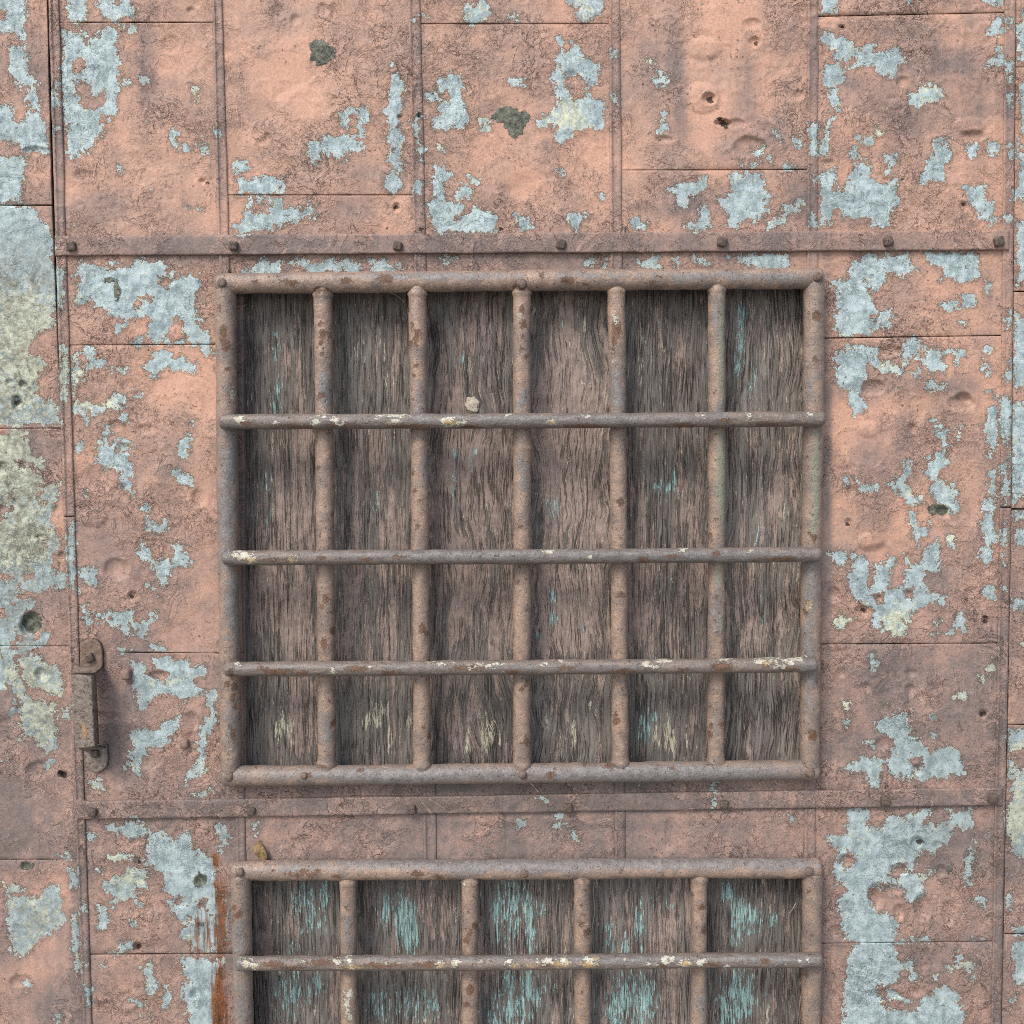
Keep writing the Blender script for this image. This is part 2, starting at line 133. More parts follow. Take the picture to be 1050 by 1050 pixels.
# pipes ------------------------------------------------------------
CHIP = [(229,343,4,10),(232,356,4,6),(228,372,2,2),(233,379,3,2),(225,316,1.5,3),(331,343,3,5),(329,352,3,3),(330,363,2,2),(338,345,2,4),(329,332,2.5,3),(330,405,4,4),(326,298,4,4),(427,350,3,9),(423,335,2,5),(430,343,2,4),(427,375,2,3),(425,385,2,2),(421,352,1.5,3),(535,317,3,5),(537,333,4,5),(537,345,2,2),(535,358,3,3),(540,366,2,2),(536,374,1.5,1.5),(632,337,5,11),(630,350,3,4),(631,325,2,2),(629,360,1.5,3),(838,324,5,5),(836,366,1.5,1.5),(834,369,1.5,1.5),(838,370,1.5,1.5),
(533,293,6,5),(583,288,8,4),(395,286,8,4),(355,288,6,3),(300,291,5,3),(290,288,4,2),(335,298,3,3),(262,289,3,2),(600,292,3,2),(670,290,4,2),(555,283,2,3),
(237,690,2.5,5),(241,704,3,5),(233,702,3,3),(239,715,2.5,6),(241,725,2.5,4),(239,755,2.5,6),(236,745,2,3),(341,742,3,3),(341,647,3,4),(332,660,3,5),(435,745,2.5,3),(440,755,3,3),(433,645,4,6),(437,650,3,3),(535,706,3,2.5),(540,700,2,4),(540,760,3,5),(632,740,4,4),(631,733,2.5,3),(729,744,2,3),(728,753,2.5,4),(728,725,1.5,1.5),(739,742,2,3),(834,755,5,6),(831,750,2,2),(826,627,3,5),(828,618,2,3),(835,552,3,4),(830,547,2,2),(726,550,2,2),(728,548,2,2),(735,533,2,1.5),(636,515,4,4),(655,525,2,2),(531,597,2,3),(735,612,2,2),(637,610,3,3),(326,480,2,2),(338,470,1.5,1.5),(341,528,2,2),(334,615,4,5),(330,623,2,3),(426,503,2,2),(430,515,2,3),(428,540,2,3),(424,485,2,3),(533,540,2,2),(647,590,2,2),
(240,931,3,3),(246,935,3,3),(244,939,4,3),(239,942,2,4),(297,896,4,2),(304,898,4,2),(312,894,5,3),(320,897,5,3),(326,893,4,2),(280,892,2,2),(345,899,4,2),(430,896,10,3),(450,899,6,2),(355,931,2,2),(361,949,1.5,2),(480,936,2,2),(487,950,3,4),(482,958,3,4),(478,965,3,3),(482,1015,4,5),(478,1030,3,3),(597,948,3,4),(602,956,4,4),(599,938,2,2),(596,929,2,2),(598,1018,2,2),(720,931,4,3),(722,954,3,4),(710,918,2.5,2.5),(831,960,2,2),(830,930,1.5,1.5),(826,1000,3,3),(829,915,3,2),
(330,987,16,3),(280,989,10,3),(390,990,20,2.5),(440,989,15,3),(300,993,12,2),(560,990,10,2),(345,980,3,3),(785,986,4,3),(680,990,5,2),(730,989,8,2),
(285,689,14,3),(270,686,6,2),(310,690,6,2),(365,686,10,3),(400,690,12,2),(480,685,16,3),(525,689,6,2),(580,685,8,2),(740,684,12,4),(790,681,10,3),(810,686,10,2),(700,687,6,2),(640,688,10,2),
(280,574,6,2),(296,575,6,2),(330,572,5,2),(375,574,6,2),(410,571,8,2),(660,574,6,3),(690,571,8,2),(735,568,4,3),(800,573,20,2),(300,437,20,2),(350,436,16,2),(420,437,20,2),(480,438,12,2),(252,434,6,2),(600,437,20,2),(700,436,16,2),(790,435,16,2),(745,431,8,2),
(830,792,4,4),(565,795,5,3),(625,785,6,2),(315,795,4,3),(235,796,4,4),(330,786,4,2),(600,784,3,2),(690,788,3,2),(262,787,2,2),(370,790,3,2)]
WHITE = [(245,430,5,4),(323,432,4,3),(330,427,4,2),(343,431,5,3),(349,433,3,2),(283,434,2,1),(400,427,10,2),(406,432,4,3),(410,426,6,2),(460,432,8,4),(468,434,5,2),(475,433,2,1.5),(565,432,3,2),(600,428,3,1),(519,425,2,1),(650,430,2,1),(721,425,3,1.5),(768,428,4,3),(832,425,3,2),(700,430,2,1),
(250,570,7,5),(258,573,5,4),(243,570,4,2),(285,574,3,1.5),(298,574,4,1.5),(303,570,2,1),(563,565,4,1.5),(606,571,2,2),(700,564,4,2),(770,564,3,1.5),(240,566,4,1.5),
(243,681,3,2),(341,687,1.5,3),(445,681,7,2),(452,680,6,1.5),(380,683,2,1.5),(495,683,10,2),(510,681,5,2),(664,681,4,3),(670,683,3,2),(682,677,4,1.5),(780,679,8,3),(790,676,6,2),(810,679,8,3),(820,675,5,2),(800,684,5,2),(745,676,5,1.5),(560,681,3,2),(575,678,2,1),(235,773,2,3),
(252,987,5,4),(260,990,4,3),(346,987,3,4),(357,983,4,3),(362,990,3,3),(450,989,4,3),(467,987,4,3),(494,986,3,2),(522,987,3,3),(552,987,3,2),(562,986,4,3),(578,985,7,4),(604,984,5,4),(612,988,3,3),(640,985,2,2),(682,985,5,4),(688,983,3,3),(702,988,5,3),(718,987,4,3),(670,990,4,1.5),(745,990,3,2),(820,986,3,2.5),(828,984,2,2),(394,989,3,2),(310,986,2,1.5),(720,986,4,3),(357,1020,4,5),(356,1030,3,8),(358,1042,3,4),(600,947,2,2),(258,988,3,2),
(476,908,1,1),(500,1037,2,2),(632,325,2,1.5),(633,333,2,1.5),(533,323,2,2),(629,357,1,3),(238,404,2,4),(234,546,1,1),(829,620,2,3),(735,470,1,1)]
YELL = [(455,990,4,2),(575,989,8,3),(603,989,7,3),(612,983,3,2),(703,988,5,3),(530,990,4,2),(545,990,5,2),(360,992,10,1.5),(260,992,4,1.5),(402,433,4,2),(462,433,6,3),(567,433,3,2),(257,574,5,3),(298,575,5,1.5),(785,679,6,2),(830,622,2,4)]
GREY = [(400,283,40,4),(450,284,40,5),(700,285,30,6),(800,285,35,5),(750,282,40,4),(500,283,40,3),(610,282,50,3),(230,540,10,40),(232,515,8,30),(236,480,10,20),(538,408,5,14),(534,415,4,10),(538,492,5,26),(533,475,6,10),(630,395,8,22),(634,405,8,16),(737,420,8,14),(735,325,6,20),(430,410,8,20),(334,405,7,20),(335,745,9,25),(333,395,7,20),(735,745,4,20),(830,400,6,16),(540,430,310,6),(540,569,310,6),(720,570,110,7),(460,570,70,6),(540,684,310,3),(540,794,310,9),(700,793,110,10),(400,796,80,8),(540,886,310,6),(700,884,130,7),(480,889,40,9),(560,890,30,8),(400,885,40,5),(800,886,30,8),(300,892,30,2),(540,983,310,3),(800,985,50,6),(650,985,60,6),(245,960,9,30),(247,1030,9,40),(718,1030,9,20),(357,960,6,40),(238,300,1,1),(240,620,9,60),(238,740,8,40),(735,620,7,40),(830,600,7,50),(830,680,7,60),(436,480,6,30),(240,450,6,30)]
GREEN = [(740,335,3,40),(739,380,3,40),(738,480,5,45),(741,505,4,40),(837,480,4,50),(836,515,3,30),(834,540,4,10),(737,590,4,14),(739,640,3,8)]
# wood -------------------------------------------------------------
TEAL = [(395,935,6,16,.8),(412,948,8,30,1.2),(422,955,6,24,1.2),(402,925,5,8,.8),(310,920,10,16,.8),(333,920,5,14,.9),(320,945,20,20,.3),(300,1015,14,28,.7),(325,1010,6,14,.7),(300,970,20,15,.2),(522,935,13,32,1),(508,930,5,14,.7),(543,950,5,30,1.2),(555,930,5,10,.6),(535,920,10,14,.6),(540,1015,26,26,.8),(520,1040,20,20,.7),(656,948,5,26,1.1),(626,965,5,20,.9),(641,968,4,10,.9),(670,925,4,6,.7),(687,930,3,8,.7),(645,1025,22,26,.9),(630,1045,8,20,.9),(665,1025,8,22,.8),(745,915,5,10,1.1),(753,942,5,28,1),(770,942,12,16,.8),(760,930,6,8,.8),(793,945,5,12,.5),(757,1020,14,28,1.1),(745,1040,10,20,.9),(770,1025,8,18,.8),(430,1030,20,20,.5),(445,1035,5,10,.9),(395,1030,20,20,.5),
(692,492,3.5,15,1.3),(676,500,6,6,1.1),(684,498,4,8,.9),(773,492,2,8,.9),(566,612,4,9,1.3),(568,634,5,7,1.2),(552,650,4,4,.9),(553,560,3,4,.7),(578,330,4,8,.3),(760,345,5,30,.6),(757,375,5,12,.8),(772,385,5,20,.5),(762,320,6,10,.4),(282,355,5,18,.5),(285,405,4,20,.6),(281,415,3,14,.5),(475,370,5,30,.35),(510,350,3,20,.25),(675,330,3,8,.6),(660,350,4,20,.3),(485,470,5,20,.3),(570,520,6,20,.35),(560,520,8,20,.2),(660,745,6,20,.8),(672,735,3,6,.5),(600,642,4,6,.4),(467,485,6,40,.3),(340,360,1,1,0),(385,520,8,40,.2),(672,680,4,6,.4),(780,635,2,6,.7),(780,560,6,30,.25),(270,510,10,50,.15),(575,950,1,1,0)]
STRAW_ = [(292,745,6,14,.8),(285,755,4,14,.6),(298,750,3,14,.6),(385,735,5,14,1),(376,738,4,10,.9),(392,728,6,8,.8),(400,755,2.5,16,1),(420,745,2,10,.7),(498,755,5,20,1.1),(505,745,3,14,.8),(480,760,2.5,16,.8),(490,735,3,10,.6),(512,760,2,12,.7),(588,755,2.5,18,.8),(560,735,3,14,.5),(575,765,2,10,.6),(605,725,2,10,.5),(610,700,2,10,.4),(685,748,4,20,.9),(690,760,3,12,.8),(672,755,3,14,.5),(415,320,4,12,.2),(390,350,4,14,.35),(370,365,3,16,.3),(395,390,3,18,.35),(365,365,3,10,.4),(480,380,3,20,.4),(485,410,3,10,.3),(660,345,2.5,14,.6),(658,380,3,14,.5),(665,500,2,20,.2),(600,500,2,20,.3),(398,622,3,8,.6),(408,628,2,6,.5),(540,370,1,1,0),(830,345,1,1,0),(803,520,2,10,.5),(600,330,3,16,.3),(335,350,2,10,.2),(783,905,3,6,.8),(778,925,3,6,.7),(790,930,3,6,.5),(735,1040,4,10,.5),(730,1030,4,6,.4),(785,1040,6,10,.4),(435,1045,10,8,.4)]
PINKW = [(465,390,20,70,.7),(500,330,20,40,.35),(490,500,36,60,.9),(450,520,20,60,.7),(515,480,12,60,.8),(475,600,36,50,.7),(500,660,30,60,.6),(455,720,16,60,.5),(590,480,34,70,.8),(610,540,20,60,.8),(560,450,20,40,.7),(590,610,38,30,1),(585,650,40,30,.9),(600,700,30,30,.3),(575,340,26,50,.65),(600,400,26,40,.5),(560,400,10,30,.6),(700,540,26,50,.7),(655,560,16,60,.8),(710,610,14,50,.6),(660,630,30,50,.5),(690,660,14,20,.7),(690,360,20,40,.3),(720,470,10,40,.5),(650,480,14,40,.5),(290,540,26,40,.6),(300,620,30,50,.7),(270,600,20,50,.6),(310,480,16,50,.5),(300,680,30,50,.5),(310,750,20,30,.4),(380,480,20,60,.4),(400,540,20,60,.5),(370,600,24,50,.6),(410,650,14,40,.5),(360,680,20,40,.4),(285,350,26,50,.25),(400,360,20,50,.25),(310,400,12,50,.4),(760,600,20,60,.45),(800,520,20,50,.45),(810,620,14,60,.4),(780,650,30,40,.35),(800,460,20,40,.3),(680,960,14,30,.8),(700,920,12,30,.5),(690,1030,12,40,.6),(340,1030,8,30,.6),(455,950,12,40,.4),(580,960,8,40,.4),(590,1030,1,1,0),(270,950,12,40,.2),(800,900,20,20,.2),(810,1030,14,40,.3),(740,960,12,30,.3),(645,700,1,1,0),(470,560,36,140,.25),(590,560,36,160,.3)]
DARK_SHADEW = [(254,500,7,260,.9),(345,500,7,260,.6),(447,500,7,260,.55),(548,500,6,260,.5),(645,500,6,260,.5),(748,400,8,150,.6),(752,600,7,200,.4),(350,430,14,60,.3),(385,420,20,20,.3),(560,410,20,14,.4),(480,400,20,14,.3),(500,560,10,20,.5),(560,550,8,30,.5),(760,370,14,50,.5),(800,320,30,30,.3),(810,400,20,60,.4),(700,350,16,60,.4),(660,400,20,20,.3),(545,580,30,8,.3),(600,320,30,30,.2),(290,320,50,20,.4),(385,310,50,20,.4),(485,305,50,14,.4),(585,303,50,14,.3),(685,302,50,16,.4),(785,300,50,16,.4),(400,770,50,24,.5),(360,720,14,60,.4),(455,760,20,30,.4),(540,770,1,1,0),(590,770,60,20,.4),(690,770,60,20,.5),(785,740,50,60,.35),(650,740,14,60,.4),(790,665,50,14,.5),(700,715,14,30,.4),(300,770,60,14,.3),(262,960,10,90,.5),(375,960,10,90,.5),(495,960,10,90,.5),(612,960,8,90,.5),(735,960,8,90,.5),(300,970,40,14,.3),(420,900,50,10,.4),(540,900,50,6,.3),(660,900,50,10,.3),(780,905,50,10,.5),(790,970,40,14,.4),(420,1000,50,10,.3),(820,950,8,60,.4)]  # dark board patches, plus shade painted beside the bars and at cell tops
EXPO = 1.14
# ---------------------------------------------------------------- set-up
import bpy, bmesh, math, random
import numpy as np
from mathutils import Vector, Matrix, noise as mnoise
random.seed(7)
scene = bpy.context.scene
COL = scene.collection
UNIT = 0.002                 # one survey unit on the door is 2 mm
FPX = 1050.0
PITCH = math.radians(4.98)
ZC = 1.42
D = FPX * UNIT
CAM = np.array([0.0, -D * math.cos(PITCH), ZC + D * math.sin(PITCH)])
FW = np.array([0.0, math.cos(PITCH), -math.sin(PITCH)])
UP = np.array([0.0, math.sin(PITCH), math.cos(PITCH)])

def W(u, v, y=0.0):
    """survey coordinates (u right, v down) -> point on the upright plane at depth y"""
    u = np.asarray(u, float); v = np.asarray(v, float); y = np.asarray(y, float)
    a = (u - 525.0); b = (v - 525.0)
    ry = FW[1] * FPX - UP[1] * b
    rz = FW[2] * FPX - UP[2] * b
    t = (y - CAM[1]) / ry
    return np.stack([a * t, y + 0 * t, CAM[2] + rz * t], -1)

def UV(p):
    p = np.asarray(p, float) - CAM
    d = p @ FW
    return 525 + FPX * p[..., 0] / d, 525 - FPX * (p @ UP) / d

# ---------------------------------------------------------------- weathering fields (survey of the surface, 1 unit cells)
LO, HI = -340, 1420
N = HI - LO
gu, gv = np.meshgrid(np.arange(LO, HI), np.arange(LO, HI))
gu = gu.astype(np.float32); gv = gv.astype(np.float32)

def vnoise(cu, cv, seed, shape=None):
    rs = np.random.RandomState(seed)
    h, w = shape or (N, N)
    nh, nw = int(h / cv) + 3, int(w / cu) + 3
    g = rs.rand(nh, nw).astype(np.float32)
    y = np.arange(h) / cv; x = np.arange(w) / cu
    yi = y.astype(int); xi = x.astype(int)
    fy = (y - yi); fx = (x - xi)
    fy = (fy * fy * (3 - 2 * fy)).astype(np.float32)[:, None]; fx = (fx * fx * (3 - 2 * fx)).astype(np.float32)[None]
    a = g[yi][:, xi]; b = g[yi][:, xi + 1]; c = g[yi + 1][:, xi]; d = g[yi + 1][:, xi + 1]
    return (a * (1 - fx) + b * fx) * (1 - fy) + (c * (1 - fx) + d * fx) * fy

def fbm(cu, cv, seed, octs=4, gain=0.5):
    o = np.zeros((N, N), np.float32); amp = 1; tot = 0
    for i in range(octs):
        o += amp * vnoise(max(cu / 2 ** i, 1.01), max(cv / 2 ** i, 1.01), seed + i * 17); tot += amp; amp *= gain
    return o / tot

def polys(rows):
    for (ox, oy), k, txt in rows:
        for part in txt.replace('\n', '|').split('|'):
            part = part.strip()
            if part:
                q = np.array([[ox + float(a.split(',')[0]) * k, oy + float(a.split(',')[1]) * k] for a in part.split()])
                q[q < .5] = -28; q[q > 1049] = 1078          # what runs off the survey goes on a little beyond it
                yield q

def signed_max(field, pts, R=22):
    """merge a signed distance (inside positive) to one outline into a field"""
    u0, v0 = np.maximum(pts.min(0) - R - LO, 0).astype(int)
    u1, v1 = np.minimum(pts.max(0) + R - LO + 1, N).astype(int)
    if u1 <= u0 or v1 <= v0: return
    X = gu[v0:v1, u0:u1]; Y = gv[v0:v1, u0:u1]
    d2 = np.full(X.shape, 1e9, np.float32); inside = np.zeros(X.shape, bool)
    for i in range(len(pts)):
        ax, ay = pts[i]; bx, by = pts[(i + 1) % len(pts)]
        ex, ey = bx - ax, by - ay
        L = ex * ex + ey * ey + 1e-9
        t = np.clip(((X - ax) * ex + (Y - ay) * ey) / L, 0, 1)
        d2 = np.minimum(d2, (X - ax - t * ex) ** 2 + (Y - ay - t * ey) ** 2)
        if ay != by:
            cr = ((ay > Y) != (by > Y)) & (X < (bx - ax) * (Y - ay) / (by - ay) + ax)
            inside ^= cr
    d = np.sqrt(d2) * np.where(inside, 1, -1)
    s = field[v0:v1, u0:u1]
    np.maximum(s, d, out=s)

def blobs(rows, soft=True, base=0.0):
    f = np.full((N, N), base, np.float32)
    for r in rows:
        u, v, ru, rv = r[:4]; amt = r[4] if len(r) > 4 else 1
        m = 2.2 if soft else 3
        u0, u1 = int(max(u - ru * m - LO, 0)), int(min(u + ru * m - LO + 2, N))
        v0, v1 = int(max(v - rv * m - LO, 0)), int(min(v + rv * m - LO + 2, N))
        if u1 <= u0 or v1 <= v0: continue
        q = ((gu[v0:v1, u0:u1] - u) / ru) ** 2 + ((gv[v0:v1, u0:u1] - v) / rv) ** 2
        s = f[v0:v1, u0:u1]
        if soft: s += amt * np.exp(-q * 1.3)
        else: np.maximum(s, (1 - np.sqrt(q)) * min(ru, rv), out=s)
    return f

F = {}
bare = np.full((N, N), -22, np.float32)
for p in polys(PEEL): signed_max(bare, p)
keep = np.full((N, N), -22, np.float32)
for p in polys(KEEP): signed_max(keep, p)
bare = np.minimum(bare, -keep)
inframe = np.clip(np.minimum(np.minimum(gu + 30, 1080 - gu), np.minimum(gv + 30, 1080 - gv)) / 14, 0, 1)
n_out = (fbm(60, 60, 5, 5, .6) - 0.585) * 150
lz = np.clip((58 - gu) / 12, 0, 1) * np.clip(np.minimum(gv - 425, 800 - gv) / 40, 0, 1)
bare = np.where(lz > 0, np.maximum(bare, np.clip((fbm(18, 14, 201, 5, .68) - .53) * 110 - (1 - lz) * 22, -22, 9)), bare)
F['bare'] = np.where(inframe > 0.5, bare, np.maximum(bare, np.clip(n_out, -20, 20)))
F['prim'] = blobs(PRIM) + (1 - inframe) * np.clip((fbm(50, 50, 9) - .5) * 5, 0, 1)
lower = np.clip((gv - 330) / 480, 0, 1)
leftw = np.clip((60 - gu) / 30, 0, 1) * np.clip((gv - 200) / 200, 0, 1)
F['grime_shade'] = blobs(GRIME_SHADE) + 0.10 + 0.37 * lower * lower * (3 - 2 * lower) + .1 * leftw + (1 - inframe) * np.clip((fbm(70, 120, 21) - .5) * 3, 0, .8)
F['smooth'] = blobs(SMOOTH)
F['lich'] = np.clip(blobs([(15, 385, 52, 62, 1.2), (12, 292, 50, 34, .75), (30, 275, 24, 24, .3), (20, 500, 50, 60, 1), (20, 560, 45, 50, 1), (25, 640, 40, 50, .6), (35, 940, 34, 44, .6), (40, 730, 34, 60, .7), (125, 905, 30, 24, .4), (1046, 860, 20, 60, .3)]), 0, 1)
F['tar'] = blobs([(a, b, c * 1.1, d * 1.1) for a, b, c, d in TAR], False, -8)
F['rust'] = blobs(RUST, False, -8)
F['pit'] = blobs([(u, v, r * .95, r * .75) for u, v, r in PIT], False, -6)
F['chip'] = blobs([(r[0], r[1], r[2] * 1.0, r[3] * 1.0) for r in CHIP], False, -6)
F['white'] = blobs([(r[0], r[1], r[2] * 1.05, r[3] * 1.05) for r in WHITE], False, -6)
F['yell'] = blobs([(r[0], r[1], r[2] * 1.2, r[3] * 1.2) for r in YELL], False, -6)
F['worn'] = np.clip(blobs(GREY), 0, 1.2)
F['green'] = np.clip(blobs(GREEN), 0, 1.2)
F['teal'] = blobs(TEAL); F['straw'] = blobs(STRAW_); F['pink'] = blobs(PINKW); F['dark'] = blobs(DARK_SHADEW)
# relief in metres, towards the viewer
relief = (fbm(46, 46, 31, 2, .5) - .5) * 0.0058 + (fbm(120, 120, 41, 2) - .5) * 0.008
warpf = fbm(26, 26, 51, 3)
rid = 1 - np.abs(2 * fbm(18, 18, 61, 3) - 1)
relief += np.clip(rid - .78, 0, 1) * 0.006 * np.clip((fbm(70, 70, 71, 2) - .4) * 5, 0, 1)
for u, v, ru, rv, dep in DENT:
    if ru < 2: continue
    m = 1.9
    u0, u1 = int(u - ru * m - LO), int(u + ru * m - LO + 2); v0, v1 = int(v - rv * m - LO), int(v + rv * m - LO + 2)
    X = (gu[v0:v1, u0:u1] - u) / ru; Y = (gv[v0:v1, u0:u1] - v) / rv
    q = X * X + Y * Y + (warpf[v0:v1, u0:u1] - .5) * 1.5
    prof = np.clip(1 - q, 0, 1) ** .8 - .16 * np.exp(-((np.sqrt(np.maximum(q, 0)) - 1.12) / .22) ** 2)
    relief[v0:v1, u0:u1] -= prof * dep * 0.0012
rs = np.random.RandomState(3)
for i in range(300):          # the small knocks all over the sheets
    u, v = rs.uniform(-300, 1380, 2); r = rs.uniform(2.2, 6) * (1.3 if u < 210 or u > 850 else 1); dep = rs.uniform(.4, 2.0)
    u0, v0 = int(u - 12 - LO), int(v - 12 - LO)
    if u0 < 0 or v0 < 0 or u0 + 25 > N or v0 + 25 > N: continue
    q = ((gu[v0:v0 + 25, u0:u0 + 25] - u) / r) ** 2 + ((gv[v0:v0 + 25, u0:u0 + 25] - v) / (r * rs.uniform(.6, 1.2))) ** 2
    relief[v0:v0 + 25, u0:u0 + 25] -= np.exp(-q * 1.5) * dep * 0.001
F['relief'] = relief
F['tex1'] = fbm(9, 9, 81, 3); F['edgej'] = fbm(24, 24, 91, 3) - .5
wg = fbm(5, 90, 101, 3, .6) + .5 * fbm(2.6, 40, 111, 2)
F['grain'] = wg - wg.mean()

def samp(name, u, v):
    f = F[name]
    x = np.clip(np.asarray(u) - LO, 0, N - 1.001); y = np.clip(np.asarray(v) - LO, 0, N - 1.001)
    xi = x.astype(int); yi = y.astype(int); fx = x - xi; fy = y - yi
    return (f[yi, xi] * (1 - fx) + f[yi, xi + 1] * fx) * (1 - fy) + (f[yi + 1, xi] * (1 - fx) + f[yi + 1, xi + 1] * fx) * fy

# ---------------------------------------------------------------- node helpers
class NT:
    def __init__(s, name):
        s.m = bpy.data.materials.new(name); s.m.use_nodes = True
        s.t = s.m.node_tree; s.t.nodes.clear()
        s.out = s.n('ShaderNodeOutputMaterial'); s.b = s.n('ShaderNodeBsdfPrincipled')
        s.t.links.new(s.b.outputs[0], s.out.inputs[0])
        s.co = s.n('ShaderNodeTexCoord').outputs['Object']
        s.px = s.vm('SCALE', s.co, 1 / UNIT)
    def n(s, t): return s.t.nodes.new(t)
    def put(s, sock, v):
        if hasattr(v, 'links'): s.t.links.new(v, sock)
        elif isinstance(v, (tuple, list)) and len(v) == 3 and sock.type == 'RGBA': sock.default_value = (*v, 1)
        else: sock.default_value = v
    def vm(s, op, a, b):
        n = s.n('ShaderNodeVectorMath'); n.operation = op; s.put(n.inputs[0], a)
        s.put(n.inputs['Scale'] if op == 'SCALE' else n.inputs[1], b)
        return n.outputs[0]
    def M(s, op, a, b=0.0, c=0.0, clamp=False):
        n = s.n('ShaderNodeMath'); n.operation = op; n.use_clamp = clamp
        s.put(n.inputs[0], a); s.put(n.inputs[1], b); s.put(n.inputs[2], c)
        return n.outputs[0]
    def add(s, *a):
        r = a[0]
        for x in a[1:]: r = s.M('ADD', r, x)
        return r
    def mul(s, *a):
        r = a[0]
        for x in a[1:]: r = s.M('MULTIPLY', r, x)
        return r
    def mad(s, a, b, c, clamp=False): return s.M('MULTIPLY_ADD', a, b, c, clamp)
    def lin(s, x, lo, hi):      # 0 at lo, 1 at hi, clamped
        n = s.n('ShaderNodeMapRange'); n.clamp = True
        s.put(n.inputs[0], x); n.inputs[1].default_value = lo; n.inputs[2].default_value = hi; n.inputs[3].default_value = 0; n.inputs[4].default_value = 1
        return n.outputs[0]
    def band(s, x, c, w):       # 1 at c falling to 0 at c±w
        return s.M('SUBTRACT', 1.0, s.M('DIVIDE', s.M('ABSOLUTE', s.M('SUBTRACT', x, c)), w), clamp=True)
    def noise(s, L, detail=3, rough=.55, dist=0, vec=None, off=0):
        n = s.n('ShaderNodeTexNoise'); v = vec or s.px
        if off: v = s.vm('ADD', v, (off, off * 1.7, off * .3))
        s.put(n.inputs['Vector'], v); n.inputs['Scale'].default_value = 1 / L
        n.inputs['Detail'].default_value = detail; n.inputs['Roughness'].default_value = rough; n.inputs['Distortion'].default_value = dist
        return n.outputs[0]
    def voro(s, L, feat='F1', vec=None, rnd=1):
        n = s.n('ShaderNodeTexVoronoi'); n.feature = feat
        s.put(n.inputs['Vector'], vec or s.px); n.inputs['Scale'].default_value = 1 / L; n.inputs['Randomness'].default_value = rnd
        return n.outputs[0]
    def mapv(s, sc, vec=None):
        return s.vm('MULTIPLY', vec or s.px, sc)
    def attr(s, name):
        n = s.n('ShaderNodeAttribute'); n.attribute_name = name; return n.outputs['Fac']
    def mix(s, f, a, b, mode='MIX'):
        n = s.n('ShaderNodeMix'); n.data_type = 'RGBA'; n.blend_type = mode
        s.put(n.inputs[0], f); s.put(n.inputs[6], a); s.put(n.inputs[7], b)
        return n.outputs[2]
    def gray(s, f):
        n = s.n('ShaderNodeCombineColor')
        for i in range(3): s.put(n.inputs[i], f)
        return n.outputs[0]
    def fin(s, col, rough, h=None, hs=1.0, spec=.4, metal=0.0):
        s.put(s.b.inputs['Base Color'], col); s.put(s.b.inputs['Roughness'], rough)
        s.b.inputs['Specular IOR Level'].default_value = spec; s.put(s.b.inputs['Metallic'], metal)
        if h is not None:
            b = s.n('ShaderNodeBump'); b.inputs['Strength'].default_value = 1; b.inputs['Distance'].default_value = UNIT * hs
            s.put(b.inputs['Height'], h); s.t.links.new(b.outputs[0], s.b.inputs['Normal'])
        return s.m

